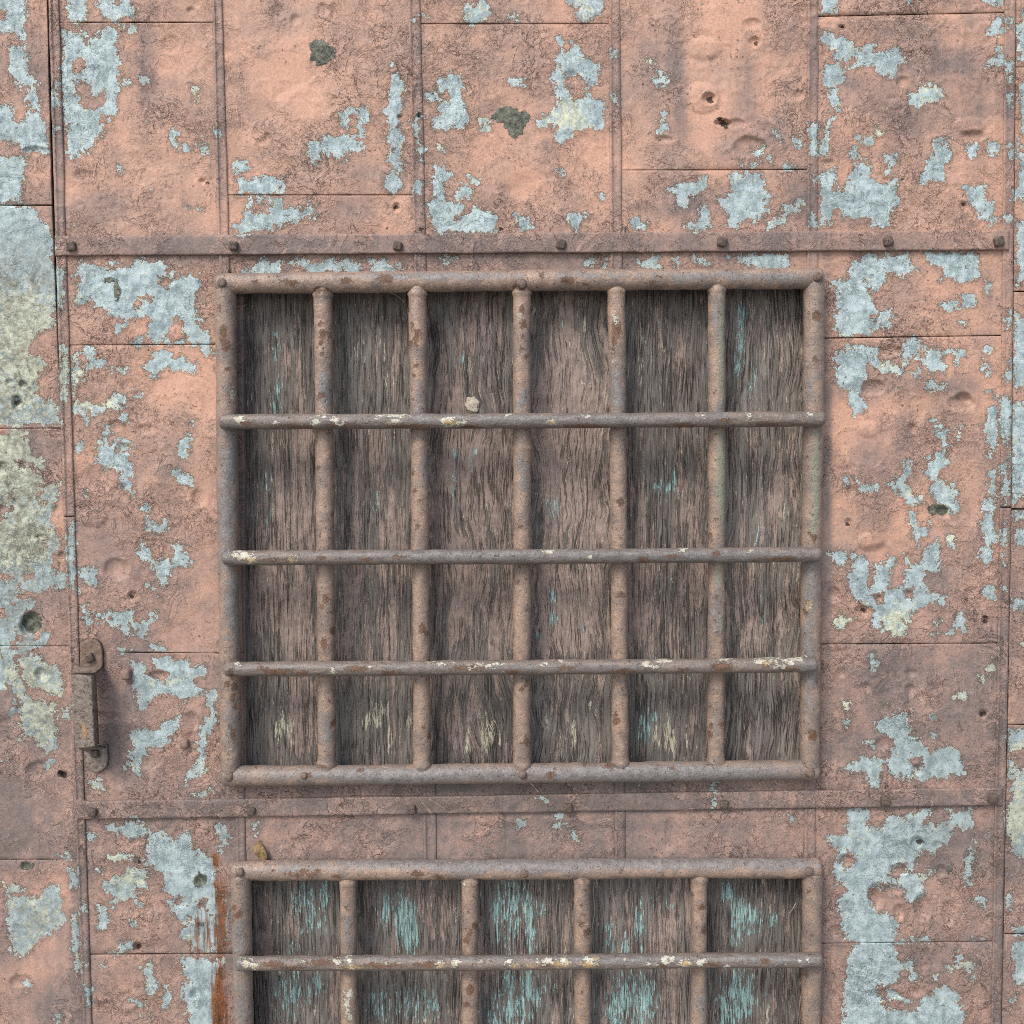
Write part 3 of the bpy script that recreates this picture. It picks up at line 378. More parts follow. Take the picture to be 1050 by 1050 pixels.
def tin_material(name='flaking_pink_paint_on_tin', bare_on=True):
    s = NT(name)
    A = {k: s.attr(k) for k in ('bare', 'prim', 'grime_shade', 'smooth', 'tar', 'rust', 'pit', 'lich')}
    big = s.noise(13, 5, .68); fine = s.noise(4, 3, .6, off=31)
    tiny = s.noise(1.9, 2, .6, off=131)
    d = s.add(A['bare'], s.mad(big, 26, -13), s.mad(fine, 11, -5.5), s.mad(tiny, 4, -2.0), .35)
    # scattered flecks
    zone = s.noise(45, 2, .5, off=77)
    fl = s.noise(5.5, 4, .68, off=5)
    fleck = s.mad(s.M('SUBTRACT', fl, s.mad(zone, -.19, .808)), 60, 0)
    fleck = s.M('MINIMUM', fleck, 1.2)
    d = s.M('MAXIMUM', d, fleck)
    sm0 = s.M('MINIMUM', s.add(A['smooth'], s.mul(s.lin(s.noise(64, 3, .55, off=171), .47, .60), .8)), 1.0)
    near = s.band(A['bare'], 0, 11)
    d = s.add(d, s.mul(near, s.mad(s.noise(4.6, 5, .78, off=181), 30, -15.3)))
    m = s.mad(d, 1.4, .5, True)
    # --- the paint
    t1 = s.noise(90, 4, .6, off=11); t2 = s.noise(22, 5, .65, .6, off=3); t3 = s.noise(2.3, 3, .7, off=9)
    grime_shade = s.add(A['grime_shade'], s.mad(t1, 1.7, -.89), s.mul(s.mad(t2, 1.5, -.75), s.add(.45, A['grime_shade'])), s.mul(s.M('MINIMUM', A['smooth'], 1.0), -.45))
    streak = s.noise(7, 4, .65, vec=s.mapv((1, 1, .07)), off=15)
    grime_shade = s.add(grime_shade, s.mul(s.mad(streak, 1.2, -.6), s.add(.3, s.mul(.6, A['grime_shade']))))
    g = s.lin(grime_shade, -.12, .95)
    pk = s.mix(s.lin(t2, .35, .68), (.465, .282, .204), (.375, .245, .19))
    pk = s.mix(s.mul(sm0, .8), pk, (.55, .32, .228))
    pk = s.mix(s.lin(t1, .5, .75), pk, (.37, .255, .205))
    pk = s.mix(s.mul(s.lin(A['grime_shade'], .3, .75), .55), pk, (.34, .222, .187))
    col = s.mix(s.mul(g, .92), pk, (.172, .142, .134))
    col = s.mix(s.mul(s.lin(grime_shade, 1.0, 2.0), .8), col, (.10, .086, .076))
    # older coats showing through as thin layered edges
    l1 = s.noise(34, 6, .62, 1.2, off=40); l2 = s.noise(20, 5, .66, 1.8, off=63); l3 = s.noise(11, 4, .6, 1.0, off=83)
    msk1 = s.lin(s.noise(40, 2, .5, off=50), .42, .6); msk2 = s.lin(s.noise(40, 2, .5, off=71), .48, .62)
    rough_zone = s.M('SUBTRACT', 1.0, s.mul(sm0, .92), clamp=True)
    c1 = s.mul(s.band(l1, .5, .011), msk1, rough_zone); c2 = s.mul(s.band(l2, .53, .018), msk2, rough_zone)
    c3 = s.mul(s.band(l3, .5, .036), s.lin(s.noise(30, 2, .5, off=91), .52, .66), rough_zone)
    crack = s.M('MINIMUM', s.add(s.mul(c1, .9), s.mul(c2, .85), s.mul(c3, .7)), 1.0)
    # fine crazing
    vz = s.voro(6.0, 'DISTANCE_TO_EDGE', vec=s.vm('ADD', s.px, s.vm('SCALE', s.noisecol(9), 7)))
    craze = s.mul(s.M('SUBTRACT', 1.0, s.lin(vz, 0.0, .10)), s.lin(s.noise(38, 3, .6, off=19), .47, .63), rough_zone)
    lay = s.lin(l1, .494, .506); lay2 = s.mul(s.lin(l2, .526, .534), msk2, rough_zone); lay3 = s.mul(s.lin(l3, .49, .51), s.lin(s.noise(30, 2, .5, off=91), .46, .56), rough_zone)
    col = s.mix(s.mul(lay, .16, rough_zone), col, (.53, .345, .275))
    col = s.mix(s.mul(lay2, .30), col, (.33, .205, .17))
    col = s.mix(s.mul(lay3, .26), col, (.53, .335, .265))
    col = s.mix(s.mul(craze, .42), col, (.15, .095, .08))
    lip_highlight = s.M('MINIMUM', s.add(s.mul(s.band(l1, .524, .011), msk1), s.mul(s.band(l2, .498, .016), msk2), s.mul(s.band(l3, .455, .03), s.lin(s.noise(30, 2, .5, off=91), .52, .66))), 1.0)  # pale flake lips: edge highlight painted into the colour
    col = s.mix(s.mul(lip_highlight, rough_zone, .42), col, (.62, .42, .33))
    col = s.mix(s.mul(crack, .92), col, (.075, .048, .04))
    rip = s.noise(4.6, 5, .7, 1.6, off=141); ripz = s.mul(s.lin(s.noise(32, 3, .6, off=151), .36, .56), rough_zone)
    col = s.mix(1.0, col, s.gray(s.mad(t3, .9, .55)), 'MULTIPLY')
    col = s.mix(s.mul(s.lin(s.M('SUBTRACT', 1.0, rip), .53, .64), ripz, .55), col, (.15, .10, .088))
    # small dark specks of dirt
    sp = s.noise(3.6, 2, .5, off=23)
    speck = s.lin(sp, .645, .685)
    col = s.mix(s.mul(speck, s.lin(zone, .42, .62), .75), col, (.08, .055, .045))
    edge = s.mul(s.band(d, -.9, .9), s.lin(s.noise(8, 2, .5, off=29), .32, .55))
    col = s.mix(s.mul(edge, .8), col, (.13, .085, .07))
    # --- bare zinc
    zn = s.noise(9, 4, .6, off=2); zs = s.noise(5, 4, .7, vec=s.mapv((1, 1, .13)), off=8)
    zg = s.noise(1.7, 3, .75, off=161)
    z = s.mix(s.lin(s.add(s.mul(zn, .45), s.mul(zs, .2), s.mul(zg, .35)), .43, .57), (.215, .28, .292), (.455, .55, .56))
    zd = s.lin(s.noise(26, 4, .6, off=37), .5, .72)
    z = s.mix(s.mul(zd, .5), z, (.205, .265, .28))
    z = s.mix(s.mul(s.lin(zg, .62, .74), .6), z, (.62, .68, .64))
    z = s.mix(s.lin(s.noise(4.5, 3, .6, off=44), .63, .72), z, (.12, .13, .115))
    pn = s.noise(7, 4, .7, off=52)
    prim = s.add(s.mul(A['prim'], .8), s.mad(pn, 3.4, -1.92), s.mul(s.band(d, 0.4, 2.0), .42))
    pm = s.lin(prim, .12, .5)
    pc = s.mix(s.lin(s.noise(5, 3, .6, off=57), .4, .65), (.64, .655, .49), (.36, .39, .285))
    z = s.mix(s.mul(pm, .9), z, pc)
    lich = s.mul(s.lin(s.noise(12, 6, .78, off=95), .42, .56), A['lich'])
    z = s.mix(s.mul(lich, .8), z, s.mix(s.lin(fine, .4, .6), (.105, .105, .08), (.27, .25, .185)))
    z = s.mix(s.mul(s.lin(s.noise(8, 5, .75, off=231), .5, .6), A['lich'], .7), z, (.085, .08, .062))
    z = s.mix(s.mul(s.lin(A['grime_shade'], .2, 1.1), .45), z, (.16, .18, .175))
    rim = s.mul(s.band(d, .7, 1.1), s.lin(s.noise(6, 2, .5, off=33), .38, .52))
    z = s.mix(s.mul(rim, .5), z, (.74, .74, .60))
    col = s.mix(m, col, z)
    # rust runs, tar daubs, punctures
    rst = s.noise(3.2, 4, .7, vec=s.mapv((1, 1, .06)), off=191)
    rd = s.add(A['rust'], s.mad(rst, 24, -12), s.mad(fine, 5, -2.5), 1.0)
    rm = s.lin(rd, -2.4, 2.2)
    rc = s.mix(s.lin(s.add(s.mul(t2, .5), s.mul(rst, .5)), .42, .58), (.05, .02, .01), (.235, .078, .02))
    col = s.mix(s.mul(rm, .93), col, rc)
    td = s.add(A['tar'], s.mad(fine, 7, -3.5), s.mad(big, 7, -3.5))
    tm = s.mad(td, 1.3, .5, True)
    tc = s.mix(s.lin(s.noise(5, 4, .7, off=221), .38, .62), (.05, .056, .042), (.17, .18, .14))
    col = s.mix(tm, col, tc)
    pd = s.mad(s.add(A['pit'], s.mad(fine, 7, -3.5), s.mad(big, 4, -2)), 1.1, .3, True)
    col = s.mix(s.mul(pd, .92), col, (.022, .016, .013))
    rough = s.mad(m, -.12, .66)
    h = s.add(s.mul(s.M('SUBTRACT', 1.0, m), .8), s.mul(lay, .55, rough_zone, s.M('SUBTRACT', 1.0, m)), s.mul(lay2, -.5), s.mul(lay3, .4), s.mul(crack, -.35), s.mul(craze, -.28),
              s.mul(s.noise(10, 4, .6, 1.5, off=66), rough_zone, s.mad(m, -.9, 1.0), .9), s.mul(rip, ripz, s.mad(m, -.9, 1.0), 1.5), s.mul(t3, .28), s.mul(zg, m, .12), s.mul(tm, s.mad(fine, 1.6, .1)), s.mul(pd, -1.2), s.mul(l3, msk1, rough_zone, s.mad(m, -.9, 1.0), .9), s.mul(s.band(d, -2.0, 2.0), .22))
    return s.fin(col, rough, h, 1.0, .32)

def noisecol(s, L):
    n = s.n('ShaderNodeTexNoise'); s.put(n.inputs['Vector'], s.px); n.inputs['Scale'].default_value = 1 / L; n.inputs['Detail'].default_value = 2
    return n.outputs['Color']
NT.noisecol = noisecol

def pipe_material():
    s = NT('worn_painted_iron')
    A = {k: s.attr(k) for k in ('chip', 'white', 'yell', 'worn', 'green', 'tone')}
    fine = s.noise(2.6, 4, .7); med = s.noise(8, 5, .7, off=4); big = s.noise(22, 4, .65, off=9); micro = s.noise(1.8, 2, .6, off=13)
    base = s.mix(s.lin(med, .36, .64), (.36, .245, .178), (.225, .168, .136))
    base = s.mix(s.mul(s.lin(big, .46, .6), .75), base, (.17, .135, .118))
    base = s.mix(s.mul(A['tone'], .85), base, (.16, .138, .123))
    w = s.add(A['worn'], s.mad(med, 2.4, -1.35))
    base = s.mix(s.mul(s.lin(w, .05, .75), .85), base, s.mix(s.lin(med, .35, .65), (.10, .098, .10), (.225, .212, .205)))
    base = s.mix(s.mul(s.lin(s.add(A['green'], s.mad(med, 1.2, -.6)), .2, .8), .75), base, (.205, .23, .165))
    base = s.mix(1.0, base, s.gray(s.mad(micro, .9, .55)), 'MULTIPLY')
    lng = s.noise(2.6, 4, .65, vec=s.mapv((.16, 1, 1)), off=61)
    base = s.mix(s.mul(s.lin(lng, .42, .6), s.lin(A['tone'], .5, .75), .6), base, (.10, .088, .08))
    sp = s.lin(s.noise(2.8, 3, .6, off=21), .635, .68)
    base = s.mix(s.mul(sp, .65), base, (.085, .055, .04))
    lt = s.lin(s.noise(4.2, 3, .6, off=27), .69, .73)
    base = s.mix(s.mul(lt, .6), base, (.55, .44, .35))
    cd = s.add(A['chip'], s.mad(fine, 10, -5), s.mad(med, 6, -3), -.1)
    cd = s.M('MAXIMUM', cd, s.M('MINIMUM', s.mad(s.M('SUBTRACT', s.noise(5.5, 4, .72, off=211), s.mad(big, -.16, .735)), 60, 0), 1.0))
    cm = s.mad(cd, 1.2, .5, True)
    cc = s.mix(s.lin(fine, .42, .6), (.075, .038, .022), (.17, .09, .05))
    col = s.mix(s.mul(cm, .92), base, cc)
    wd = s.add(A['white'], s.mad(s.noise(4.4, 5, .8, off=71, vec=s.mapv((.6, 1, 1))), 26, -13), .2)
    wm = s.mad(wd, 1.2, .4, True)
    wc = s.mix(s.lin(s.noise(5, 2, .5, off=41), .45, .62), (.50, .49, .42), (.38, .33, .24))
    col = s.mix(wm, col, wc)
    yd = s.mad(s.add(A['yell'], s.mad(fine, 14, -7), s.mad(med, 9, -4.5)), .8, 0, True)
    col = s.mix(s.mul(yd, .85), col, (.42, .29, .13))
    h = s.add(s.mul(cm, -.45), s.mul(wm, .35), s.mul(med, 1.3), s.mul(fine, .5), s.mul(micro, .22), s.mul(sp, -.2))
    return s.fin(col, s.mad(cm, .25, .42), h, 1.0, .5)

def wood_material():
    s = NT('weathered_board')
    A = {k: s.attr(k) for k in ('teal', 'straw', 'pink', 'dark', 'seed', 'swirl')}
    # grain runs up the board and wanders round knots
    wob = s.mad(s.noise(46, 3, .5, vec=s.mapv((1, 1, .4)), off=3), 2, -1)
    n = s.n('ShaderNodeCombineXYZ'); s.put(n.inputs[0], s.add(s.mul(wob, s.mad(s.mul(A['swirl'], A['swirl']), 20, .8)), s.mul(A['seed'], 431.0))); s.put(n.inputs[1], s.mul(A['seed'], 97.0))
    v = s.vm('ADD', s.px, n.outputs[0])
    f1 = s.noise(2.6, 4, .7, vec=s.mapv((1, 1, .022), v)); f2 = s.noise(1.1, 2, .6, vec=s.mapv((1, 1, .05), v), off=7)
    f3 = s.noise(9, 4, .65, vec=s.mapv((1, 1, .05), v), off=13); f4 = s.noise(24, 3, .6, vec=s.mapv((1, 1, .25), v), off=17)
    r0 = s.noise(30, 3, .45, vec=s.mapv((1, 1, .10), v), off=19)
    ring = s.M('SINE', s.mad(r0, 120, s.mul(f1, 3)))
    spl = s.noise(1.5, 4, .68, vec=s.mapv((1, 1, .05), v), off=23); flk = s.noise(8, 6, .76, vec=s.mapv((1, 1, .085), v), off=29)
    chip = s.noise(2.2, 4, .7, vec=s.mapv((1, 1, .16), v), off=53)
    c = s.mix(s.lin(f3, .36, .64), (.088, .077, .071), (.19, .17, .153))
    c = s.mix(s.mul(s.lin(f4, .45, .68), .5), c, (.10, .097, .095))
    c = s.mix(s.mul(s.lin(ring, .1, .9), .45), c, (.055, .046, .041))
    c = s.mix(s.mul(s.lin(f2, .52, .66), .55), c, (.225, .20, .175))
    # pink paint left in flat torn flakes
    p = s.add(s.mul(A['pink'], .60), s.mad(flk, 2.8, -1.4), s.mad(f1, .7, -.35), s.mad(f4, 1.0, -.5), -.16)
    pm = s.lin(p, .0, .09)
    pc = s.mix(s.lin(s.noise(9, 4, .65, off=31), .38, .62), (.20, .152, .132), (.31, .235, .20))
    pc = s.mix(s.mul(s.lin(ring, .3, 1), .25), pc, (.12, .09, .08))
    c = s.mix(s.mul(pm, .78), c, pc)
    pe = s.band(p, -.03, .04)
    c = s.mix(s.mul(pe, .4), c, (.04, .032, .029))
    # old teal and straw-coloured coats, only small flakes of them
    t = s.add(A['teal'], s.mad(f3, 2.6, -1.4), s.mad(chip, 7.5, -3.8), s.mul(s.lin(A['teal'], .22, 0), -.75))
    tm = s.lin(t, .36, .52)
    c = s.mix(s.mul(tm, .72), c, s.mix(s.lin(f2, .4, .65), (.16, .295, .29), (.36, .55, .53)))
    y = s.add(A['straw'], s.mad(f1, 2.4, -1.3), s.mad(chip, 5.0, -2.6), s.mul(s.lin(A['straw'], .2, 0), -.25))
    c = s.mix(s.mul(s.lin(y, .34, .48), .85), c, (.44, .42, .31))
    # bright fibres and black checks along the grain
    br = s.mul(s.lin(spl, .63, .68), s.lin(s.noise(30, 2, .5, off=37), .42, .6))
    c = s.mix(s.mul(br, .5), c, (.33, .295, .255))
    ck0 = s.noise(5.5, 3, .6, vec=s.mapv((1, 1, .03), v), off=61)
    ck = s.mul(s.band(ck0, .5, .028), s.lin(s.noise(26, 3, .6, vec=s.mapv((1, 1, .5)), off=47), .44, .56))
    ck = s.M('MAXIMUM', ck, s.mul(s.lin(s.M('SUBTRACT', 1.0, spl), .61, .65), .8))
    c = s.mix(s.mul(ck, .7), c, (.02, .016, .014))
    c = s.mix(1.0, c, s.gray(s.mad(A['seed'], .36, 1.02)), 'MULTIPLY')
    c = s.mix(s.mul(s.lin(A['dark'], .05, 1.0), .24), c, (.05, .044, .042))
    h = s.add(s.mul(f1, .9), s.mul(f2, .7), s.mul(f3, 1.2), s.mul(ring, -.25), s.mul(ck, -1.3), s.mul(br, .6), s.mul(pm, .6), s.mul(tm, .4))
    return s.fin(c, .82, h, .8, .2)

def plain_material(name, c1, c2, L=6, rough=.75, bump=.4, spec=.3, c3=None):
    s = NT(name)
    f = s.noise(L, 4, .65); g = s.noise(L * .3, 3, .6, off=5)
    c = s.mix(s.lin(f, .36, .64), c1, c2)
    if c3: c = s.mix(s.lin(s.noise(L * .7, 3, .6, off=19), .56, .68), c, c3)
    c = s.mix(1.0, c, s.gray(s.mad(g, .8, .6)), 'MULTIPLY')
    return s.fin(c, rough, s.add(s.mul(f, bump * 2), s.mul(g, bump)), 1.0, spec)

TIN = tin_material()
PIPE = pipe_material()
WOOD = wood_material()
BOLT = plain_material('rusty_bolt', (.075, .057, .048), (.15, .112, .092), 3.5, .7, .7, .35, (.045, .03, .022))
PIPEBOLT = plain_material('painted_bolt', (.20, .145, .115), (.125, .09, .072), 4, .6, .5, .4, (.075, .045, .032))
NUTP = plain_material('painted_nut', (.27, .175, .14), (.18, .125, .105), 5, .65, .4, .35, (.13, .075, .05))
HANDLE = plain_material('rusted_handle_iron', (.125, .10, .08), (.25, .205, .17), 5, .5, .6, .5, (.05, .032, .022))
HANDLE_P = plain_material('rust_and_old_paint', (.22, .155, .118), (.14, .10, .078), 6, .65, .6, .4, (.10, .055, .03))
CORE = plain_material('dark_old_timber', (.028, .022, .018), (.045, .036, .03), 12, .9, .6, .15)
LEAF = plain_material('dry_leaf', (.30, .205, .10), (.21, .14, .065), 4, .8, .8, .2, (.10, .065, .035))
STEM = plain_material('dry_stem', (.42, .36, .27), (.30, .25, .18), 4, .8, .3, .2)
PUTTY = plain_material('old_putty', (.50, .45, .37), (.36, .31, .25), 4, .9, .8, .15)
ADDED_GROUND = plain_material('added_ground_concrete', (.30, .29, .27), (.22, .215, .20), 30, .9, .4, .2)

# ---------------------------------------------------------------- object helpers
def empty(name, loc, label, cat, group=None):
    o = bpy.data.objects.new(name, None); COL.objects.link(o)
    o.location = loc; o.empty_display_size = .1; o['label'] = label; o['category'] = cat
    if group: o['group'] = group
    o['kind'] = 'thing'
    return o

def link(name, me, mat, parent=None):
    o = bpy.data.objects.new(name, me); COL.objects.link(o)
    if not me.materials: me.materials.append(mat)
    if parent:
        top = parent
        base = Vector((0, 0, 0))
        while top: base += top.location; top = top.parent
        o.parent = parent
        # vertices are given in place; store them relative to the thing's base
        co = np.empty(len(me.vertices) * 3, np.float32); me.vertices.foreach_get('co', co)
        co = co.reshape(-1, 3) - np.array(base, np.float32); me.vertices.foreach_set('co', co.ravel()); me.update()
    return o

def mesh_np(name, V, Q, attrs=None, smooth=True, tris=None):
    me = bpy.data.meshes.new(name)
    V = np.asarray(V, np.float32); Q = np.asarray(Q, np.int32)
    nt = 0 if tris is None else len(tris)
    me.vertices.add(len(V)); me.vertices.foreach_set('co', V.ravel())
    me.loops.add(Q.size + nt * 3)
    li = Q.ravel() if not nt else np.concatenate([Q.ravel(), np.asarray(tris, np.int32).ravel()])
    me.loops.foreach_set('vertex_index', li)
    me.polygons.add(len(Q) + nt)
    st = np.arange(len(Q)) * 4
    if nt: st = np.concatenate([st, len(Q) * 4 + np.arange(nt) * 3])
    me.polygons.foreach_set('loop_start', st.astype(np.int32))
    me.update(calc_edges=True); me.validate()
    me.polygons.foreach_set('use_smooth', np.full(len(me.polygons), smooth))
    for k, a in (attrs or {}).items():
        at = me.attributes.new(k, 'FLOAT', 'POINT'); at.data.foreach_set('value', np.asarray(a, np.float32).ravel())
    me.update()
    return me

TIN_F = ('lich', 'bare', 'prim', 'grime_shade', 'smooth', 'tar', 'rust', 'pit')

def plate(name, quad, parent, mat=None, fields=TIN_F, y=0.0, thick=0.004, step=1.5, rnd=1.3, amp=1.0, jit=0.5, dy=None, extra=None, inset=0.32, fun=None, tilt=0.0):
    """a sheet over the quad (TL, TR, BR, BL in survey units): dense relief, rounded rim, edges turned back by `thick`"""
    q = np.array(quad, float)
    wu = max(np.linalg.norm(q[1] - q[0]), np.linalg.norm(q[2] - q[3])); hv = max(np.linalg.norm(q[3] - q[0]), np.linalg.norm(q[2] - q[1]))
    nu = max(int(wu / step) + 1, 5); nv = max(int(hv / step) + 1, 5)
    def spaced(n, size):
        t = np.linspace(0, 1, n)
        e = min(rnd, size * .3) / size     # extra lines close to the rim
        return np.unique(np.concatenate([t[(t > e * 1.3) & (t < 1 - e * 1.3)], [0, e * .12, e * .4, e, 1 - e, 1 - e * .4, 1 - e * .12, 1]]))
    s = spaced(nu, wu); t = spaced(nv, hv); nu, nv = len(s), len(t)
    S, T = np.meshgrid(s, t)
    P = (q[0] * ((1 - S) * (1 - T))[..., None] + q[1] * (S * (1 - T))[..., None] + q[2] * (S * T)[..., None] + q[3] * ((1 - S) * T)[..., None])
    u, v = P[..., 0].copy(), P[..., 1].copy()
    # distance to the rim, and a hand-cut wander of the rim itself
    du = np.minimum(S, 1 - S) * wu; dv = np.minimum(T, 1 - T) * hv
    j = samp('edgej', u, v); j2 = samp('edgej', v, u)
    fall_u = np.exp(-du / 5); fall_v = np.exp(-dv / 5)
    u += np.where(S < .5, 1, -1) * fall_u * (inset + jit * j * 2.2); v += np.where(T < .5, 1, -1) * fall_v * (inset + jit * j2 * 2.2)
    h = samp('relief', u, v) * amp
    e = np.minimum(du, dv)
    r = min(rnd, .3 * min(wu, hv))
    k = np.clip(1 - e / r, 0, 1)
    edge = (1 - np.sqrt(np.maximum(1 - k * k, 0))) * r * UNIT * .8
    if fun is not None: h = h + fun(u, v, S, T)
    Y = y - h * np.clip(.25 + e / 6, 0, 1) + edge + (tilt * (T - .5))
    V = W(u, v, Y).reshape(-1, 3)
    A = {f: samp(f, u, v).ravel() for f in fields}
    idx = np.arange(nu * nv).reshape(nv, nu)
    Q = np.stack([idx[:-1, :-1], idx[1:, :-1], idx[1:, 1:], idx[:-1, 1:]], -1).reshape(-1, 4)
    rim = np.concatenate([idx[0, :], idx[1:, -1], idx[-1, -2::-1], idx[-2:0:-1, 0]])
    nb = len(rim); b0 = len(V)
    back = V[rim].copy(); back[:, 1] = y + thick + r * UNIT
    V = np.concatenate([V, back])
    for f in A: A[f] = np.concatenate([A[f], A[f][rim]])
    ri = np.arange(nb); rj = (ri + 1) % nb
    Q = np.concatenate([Q, np.stack([rim[ri], rim[rj], b0 + rj, b0 + ri], -1)])
    if extra:
        for f, val in extra.items(): A[f] = np.full(len(V), val, np.float32) if np.isscalar(val) else val(A, len(V))
    me = mesh_np(name, V, Q, A)
    return link(name, me, mat or TIN, parent)

PIPE_F = ('chip', 'white', 'yell', 'worn', 'green')

def tube(name, pts, r, y, parent, mat=None, seg=22, flare=(0, 0), cap=True, tone=0.0, wob=1.0, step=2.5, seed=0, ring=None):
    """a round bar along survey points at depth y; r in survey units"""
    P = np.array(pts, float)
    L = np.concatenate([[0], np.cumsum(np.linalg.norm(np.diff(P, axis=0), axis=1))])
    n = max(int(L[-1] / step), 4)
    cap_l = r * .55 if cap else 0
    tt = np.linspace(0, L[-1], n)
    uu = np.interp(tt, L, P[:, 0]); vv = np.interp(tt, L, P[:, 1])
    C = W(uu, vv, y)
    rs = np.random.RandomState(seed + 11)
    ph = rs.rand(4) * 6.28
    R = r * UNIT * (1 + wob * (.018 * np.sin(tt / 37 + ph[0]) + .014 * np.sin(tt / 13 + ph[1]) + .01 * np.sin(tt / 5.3 + ph[2])))
    for fl, d in ((flare[0], tt), (flare[1], L[-1] - tt)):
        if fl: R = R * (1 + fl * np.exp(-((d - 7.5) / 2.0) ** 2))
    if ring is not None: R = R * (1 + .10 * np.exp(-((tt - ring) / 2.2) ** 2))
    if cap:                       # rounded ends
        for d in (tt, L[-1] - tt):
            x = np.clip(1 - d / (cap_l + 1e-6), 0, 1); R = R * np.sqrt(np.maximum(1 - x ** 2.4 * .75, .02))
    tan = np.gradient(C, axis=0); tan /= np.linalg.norm(tan, axis=1)[:, None]
    C = C + np.stack([0 * tt, .0012 * np.sin(tt / 60 + ph[3]), 0 * tt], -1)
    B1 = np.cross(tan, np.array([0, 1.0, 0])); B1 /= np.linalg.norm(B1, axis=1)[:, None]
    B2 = np.cross(tan, B1)
    a = np.linspace(0, 2 * math.pi, seg, endpoint=False)
    ca, sa = np.cos(a), np.sin(a)
    V = C[:, None] + (B1[:, None] * ca[None, :, None] + B2[:, None] * sa[None, :, None]) * R[:, None, None]
    dent = np.array([[mnoise.noise(Vector((float(p[0]) * 45 + seed, float(p[1]) * 45, float(p[2]) * 45))) for p in row] for row in V])
    V = C[:, None] + (V - C[:, None]) * (1 + .05 * wob * dent)[..., None]
    V = V.reshape(-1, 3)
    idx = np.arange(n * seg).reshape(n, seg); nx = np.roll(idx, -1, 1)
    Q = np.stack([idx[:-1], idx[1:], nx[1:], nx[:-1]], -1).reshape(-1, 4)
    b = len(V); V = np.concatenate([V, C[:1], C[-1:]])
    tr = np.concatenate([np.stack([nx[0], np.full(seg, b), idx[0]], -1)[:, [0, 1, 2]], np.stack([idx[-1], np.full(seg, b + 1), nx[-1]], -1)])
    u, v = UV(V)
    A = {f: samp(f, u, v) for f in PIPE_F}; A['tone'] = np.full(len(V), tone)
    me = mesh_np(name, V, Q, A, tris=tr)
    bm = bmesh.new(); bm.from_mesh(me); bmesh.ops.recalc_face_normals(bm, faces=bm.faces); bm.to_mesh(me); bm.free()
    return link(name, me, mat or PIPE, parent)

def solid(name, outline, y0, y1, parent, mat, bevel=1.2, dome=0.0):
    """a flat part cut to an outline (survey units), from depth y0 (back) to y1 (front), with softened edges"""
    bm = bmesh.new()
    vs = [bm.verts.new(W(a, b, y1)) for a, b in outline]
    f = bm.faces.new(vs)
    bmesh.ops.recalc_face_normals(bm, faces=[f])
    if f.normal.y > 0: bmesh.ops.reverse_faces(bm, faces=[f])
    g = bmesh.ops.extrude_face_region(bm, geom=[f])
    nv = [e for e in g['geom'] if isinstance(e, bmesh.types.BMVert)]
    for v in nv: v.co.y = y0
    bmesh.ops.recalc_face_normals(bm, faces=bm.faces)
    ed = [e for e in bm.edges if abs(e.verts[0].co.y - y1) < 1e-6 and abs(e.verts[1].co.y - y1) < 1e-6]
    if bevel: bmesh.ops.bevel(bm, geom=ed, offset=bevel * UNIT, segments=3, affect='EDGES', profile=.5)
    for p in bm.faces: p.smooth = True
    me = bpy.data.meshes.new(name); bm.to_mesh(me); bm.free()
    for k in PIPE_F + ('tone',): pass
    o = link(name, me, mat, parent)
    md = o.modifiers.new('wn', 'WEIGHTED_NORMAL'); md.keep_sharp = False
    return o

def dome(name, u, v, r, y, h, parent, mat, seg=18, rot=0.0, sq=False):
    """a bolt head seen from the front: domed (round) or square with chamfered edges"""
    bm = bmesh.new()
    c = W(u, v, y)
    rings = []
    prof = [(1.0, -.15), (1.0, .35), (.93, .62), (.75, .85), (.45, .97)] if not sq else [(1.02, -.15), (1.0, .7), (.93, .88), (.78, .98), (.4, 1.02)]
    rr = random.Random(int(u * 7 + v))
    for k, hh in prof:
        ring = []
        for i in range(seg):
            a = 2 * math.pi * i / seg + rot
            rad = k
            if sq:
                w = (a - rot) % (math.pi / 2) - math.pi / 4
                rad = k * min(1 / math.cos(abs(w) - 0 if abs(w) < math.pi / 4 else math.pi / 4) * .0 + 1 / max(math.cos(((a - rot + math.pi / 4) % (math.pi / 2)) - math.pi / 4), .76), 1.24) * .92
            rad *= 1 + rr.uniform(-.035, .035)
            ring.append(bm.verts.new((c[0] + math.cos(a) * rad * r * UNIT, y - hh * h + rr.uniform(-.0003, .0003), c[2] + math.sin(a) * rad * r * UNIT)))
        rings.append(ring)
    for A_, B_ in zip(rings, rings[1:]):
        for i in range(seg): bm.faces.new((A_[i], A_[(i + 1) % seg], B_[(i + 1) % seg], B_[i]))
    bm.faces.new(rings[-1])
    bmesh.ops.recalc_face_normals(bm, faces=bm.faces)
    for p in bm.faces: p.smooth = True
    me = bpy.data.meshes.new(name); bm.to_mesh(me); bm.free()
    return link(name, me, mat, parent)

def slab(name, u0, v0, u1, v1, y0, y1, parent, mat):
    a = W(u0, v0, y0); b = W(u1, v1, y0)
    bm = bmesh.new()
    bmesh.ops.create_cube(bm, size=1)
    for vtx in bm.verts:
        vtx.co = Vector((a[0] if vtx.co.x < 0 else b[0], y0 if vtx.co.y < 0 else y1, b[2] if vtx.co.z < 0 else a[2]))
    me = bpy.data.meshes.new(name); bm.to_mesh(me); bm.free()
    return link(name, me, mat, parent)

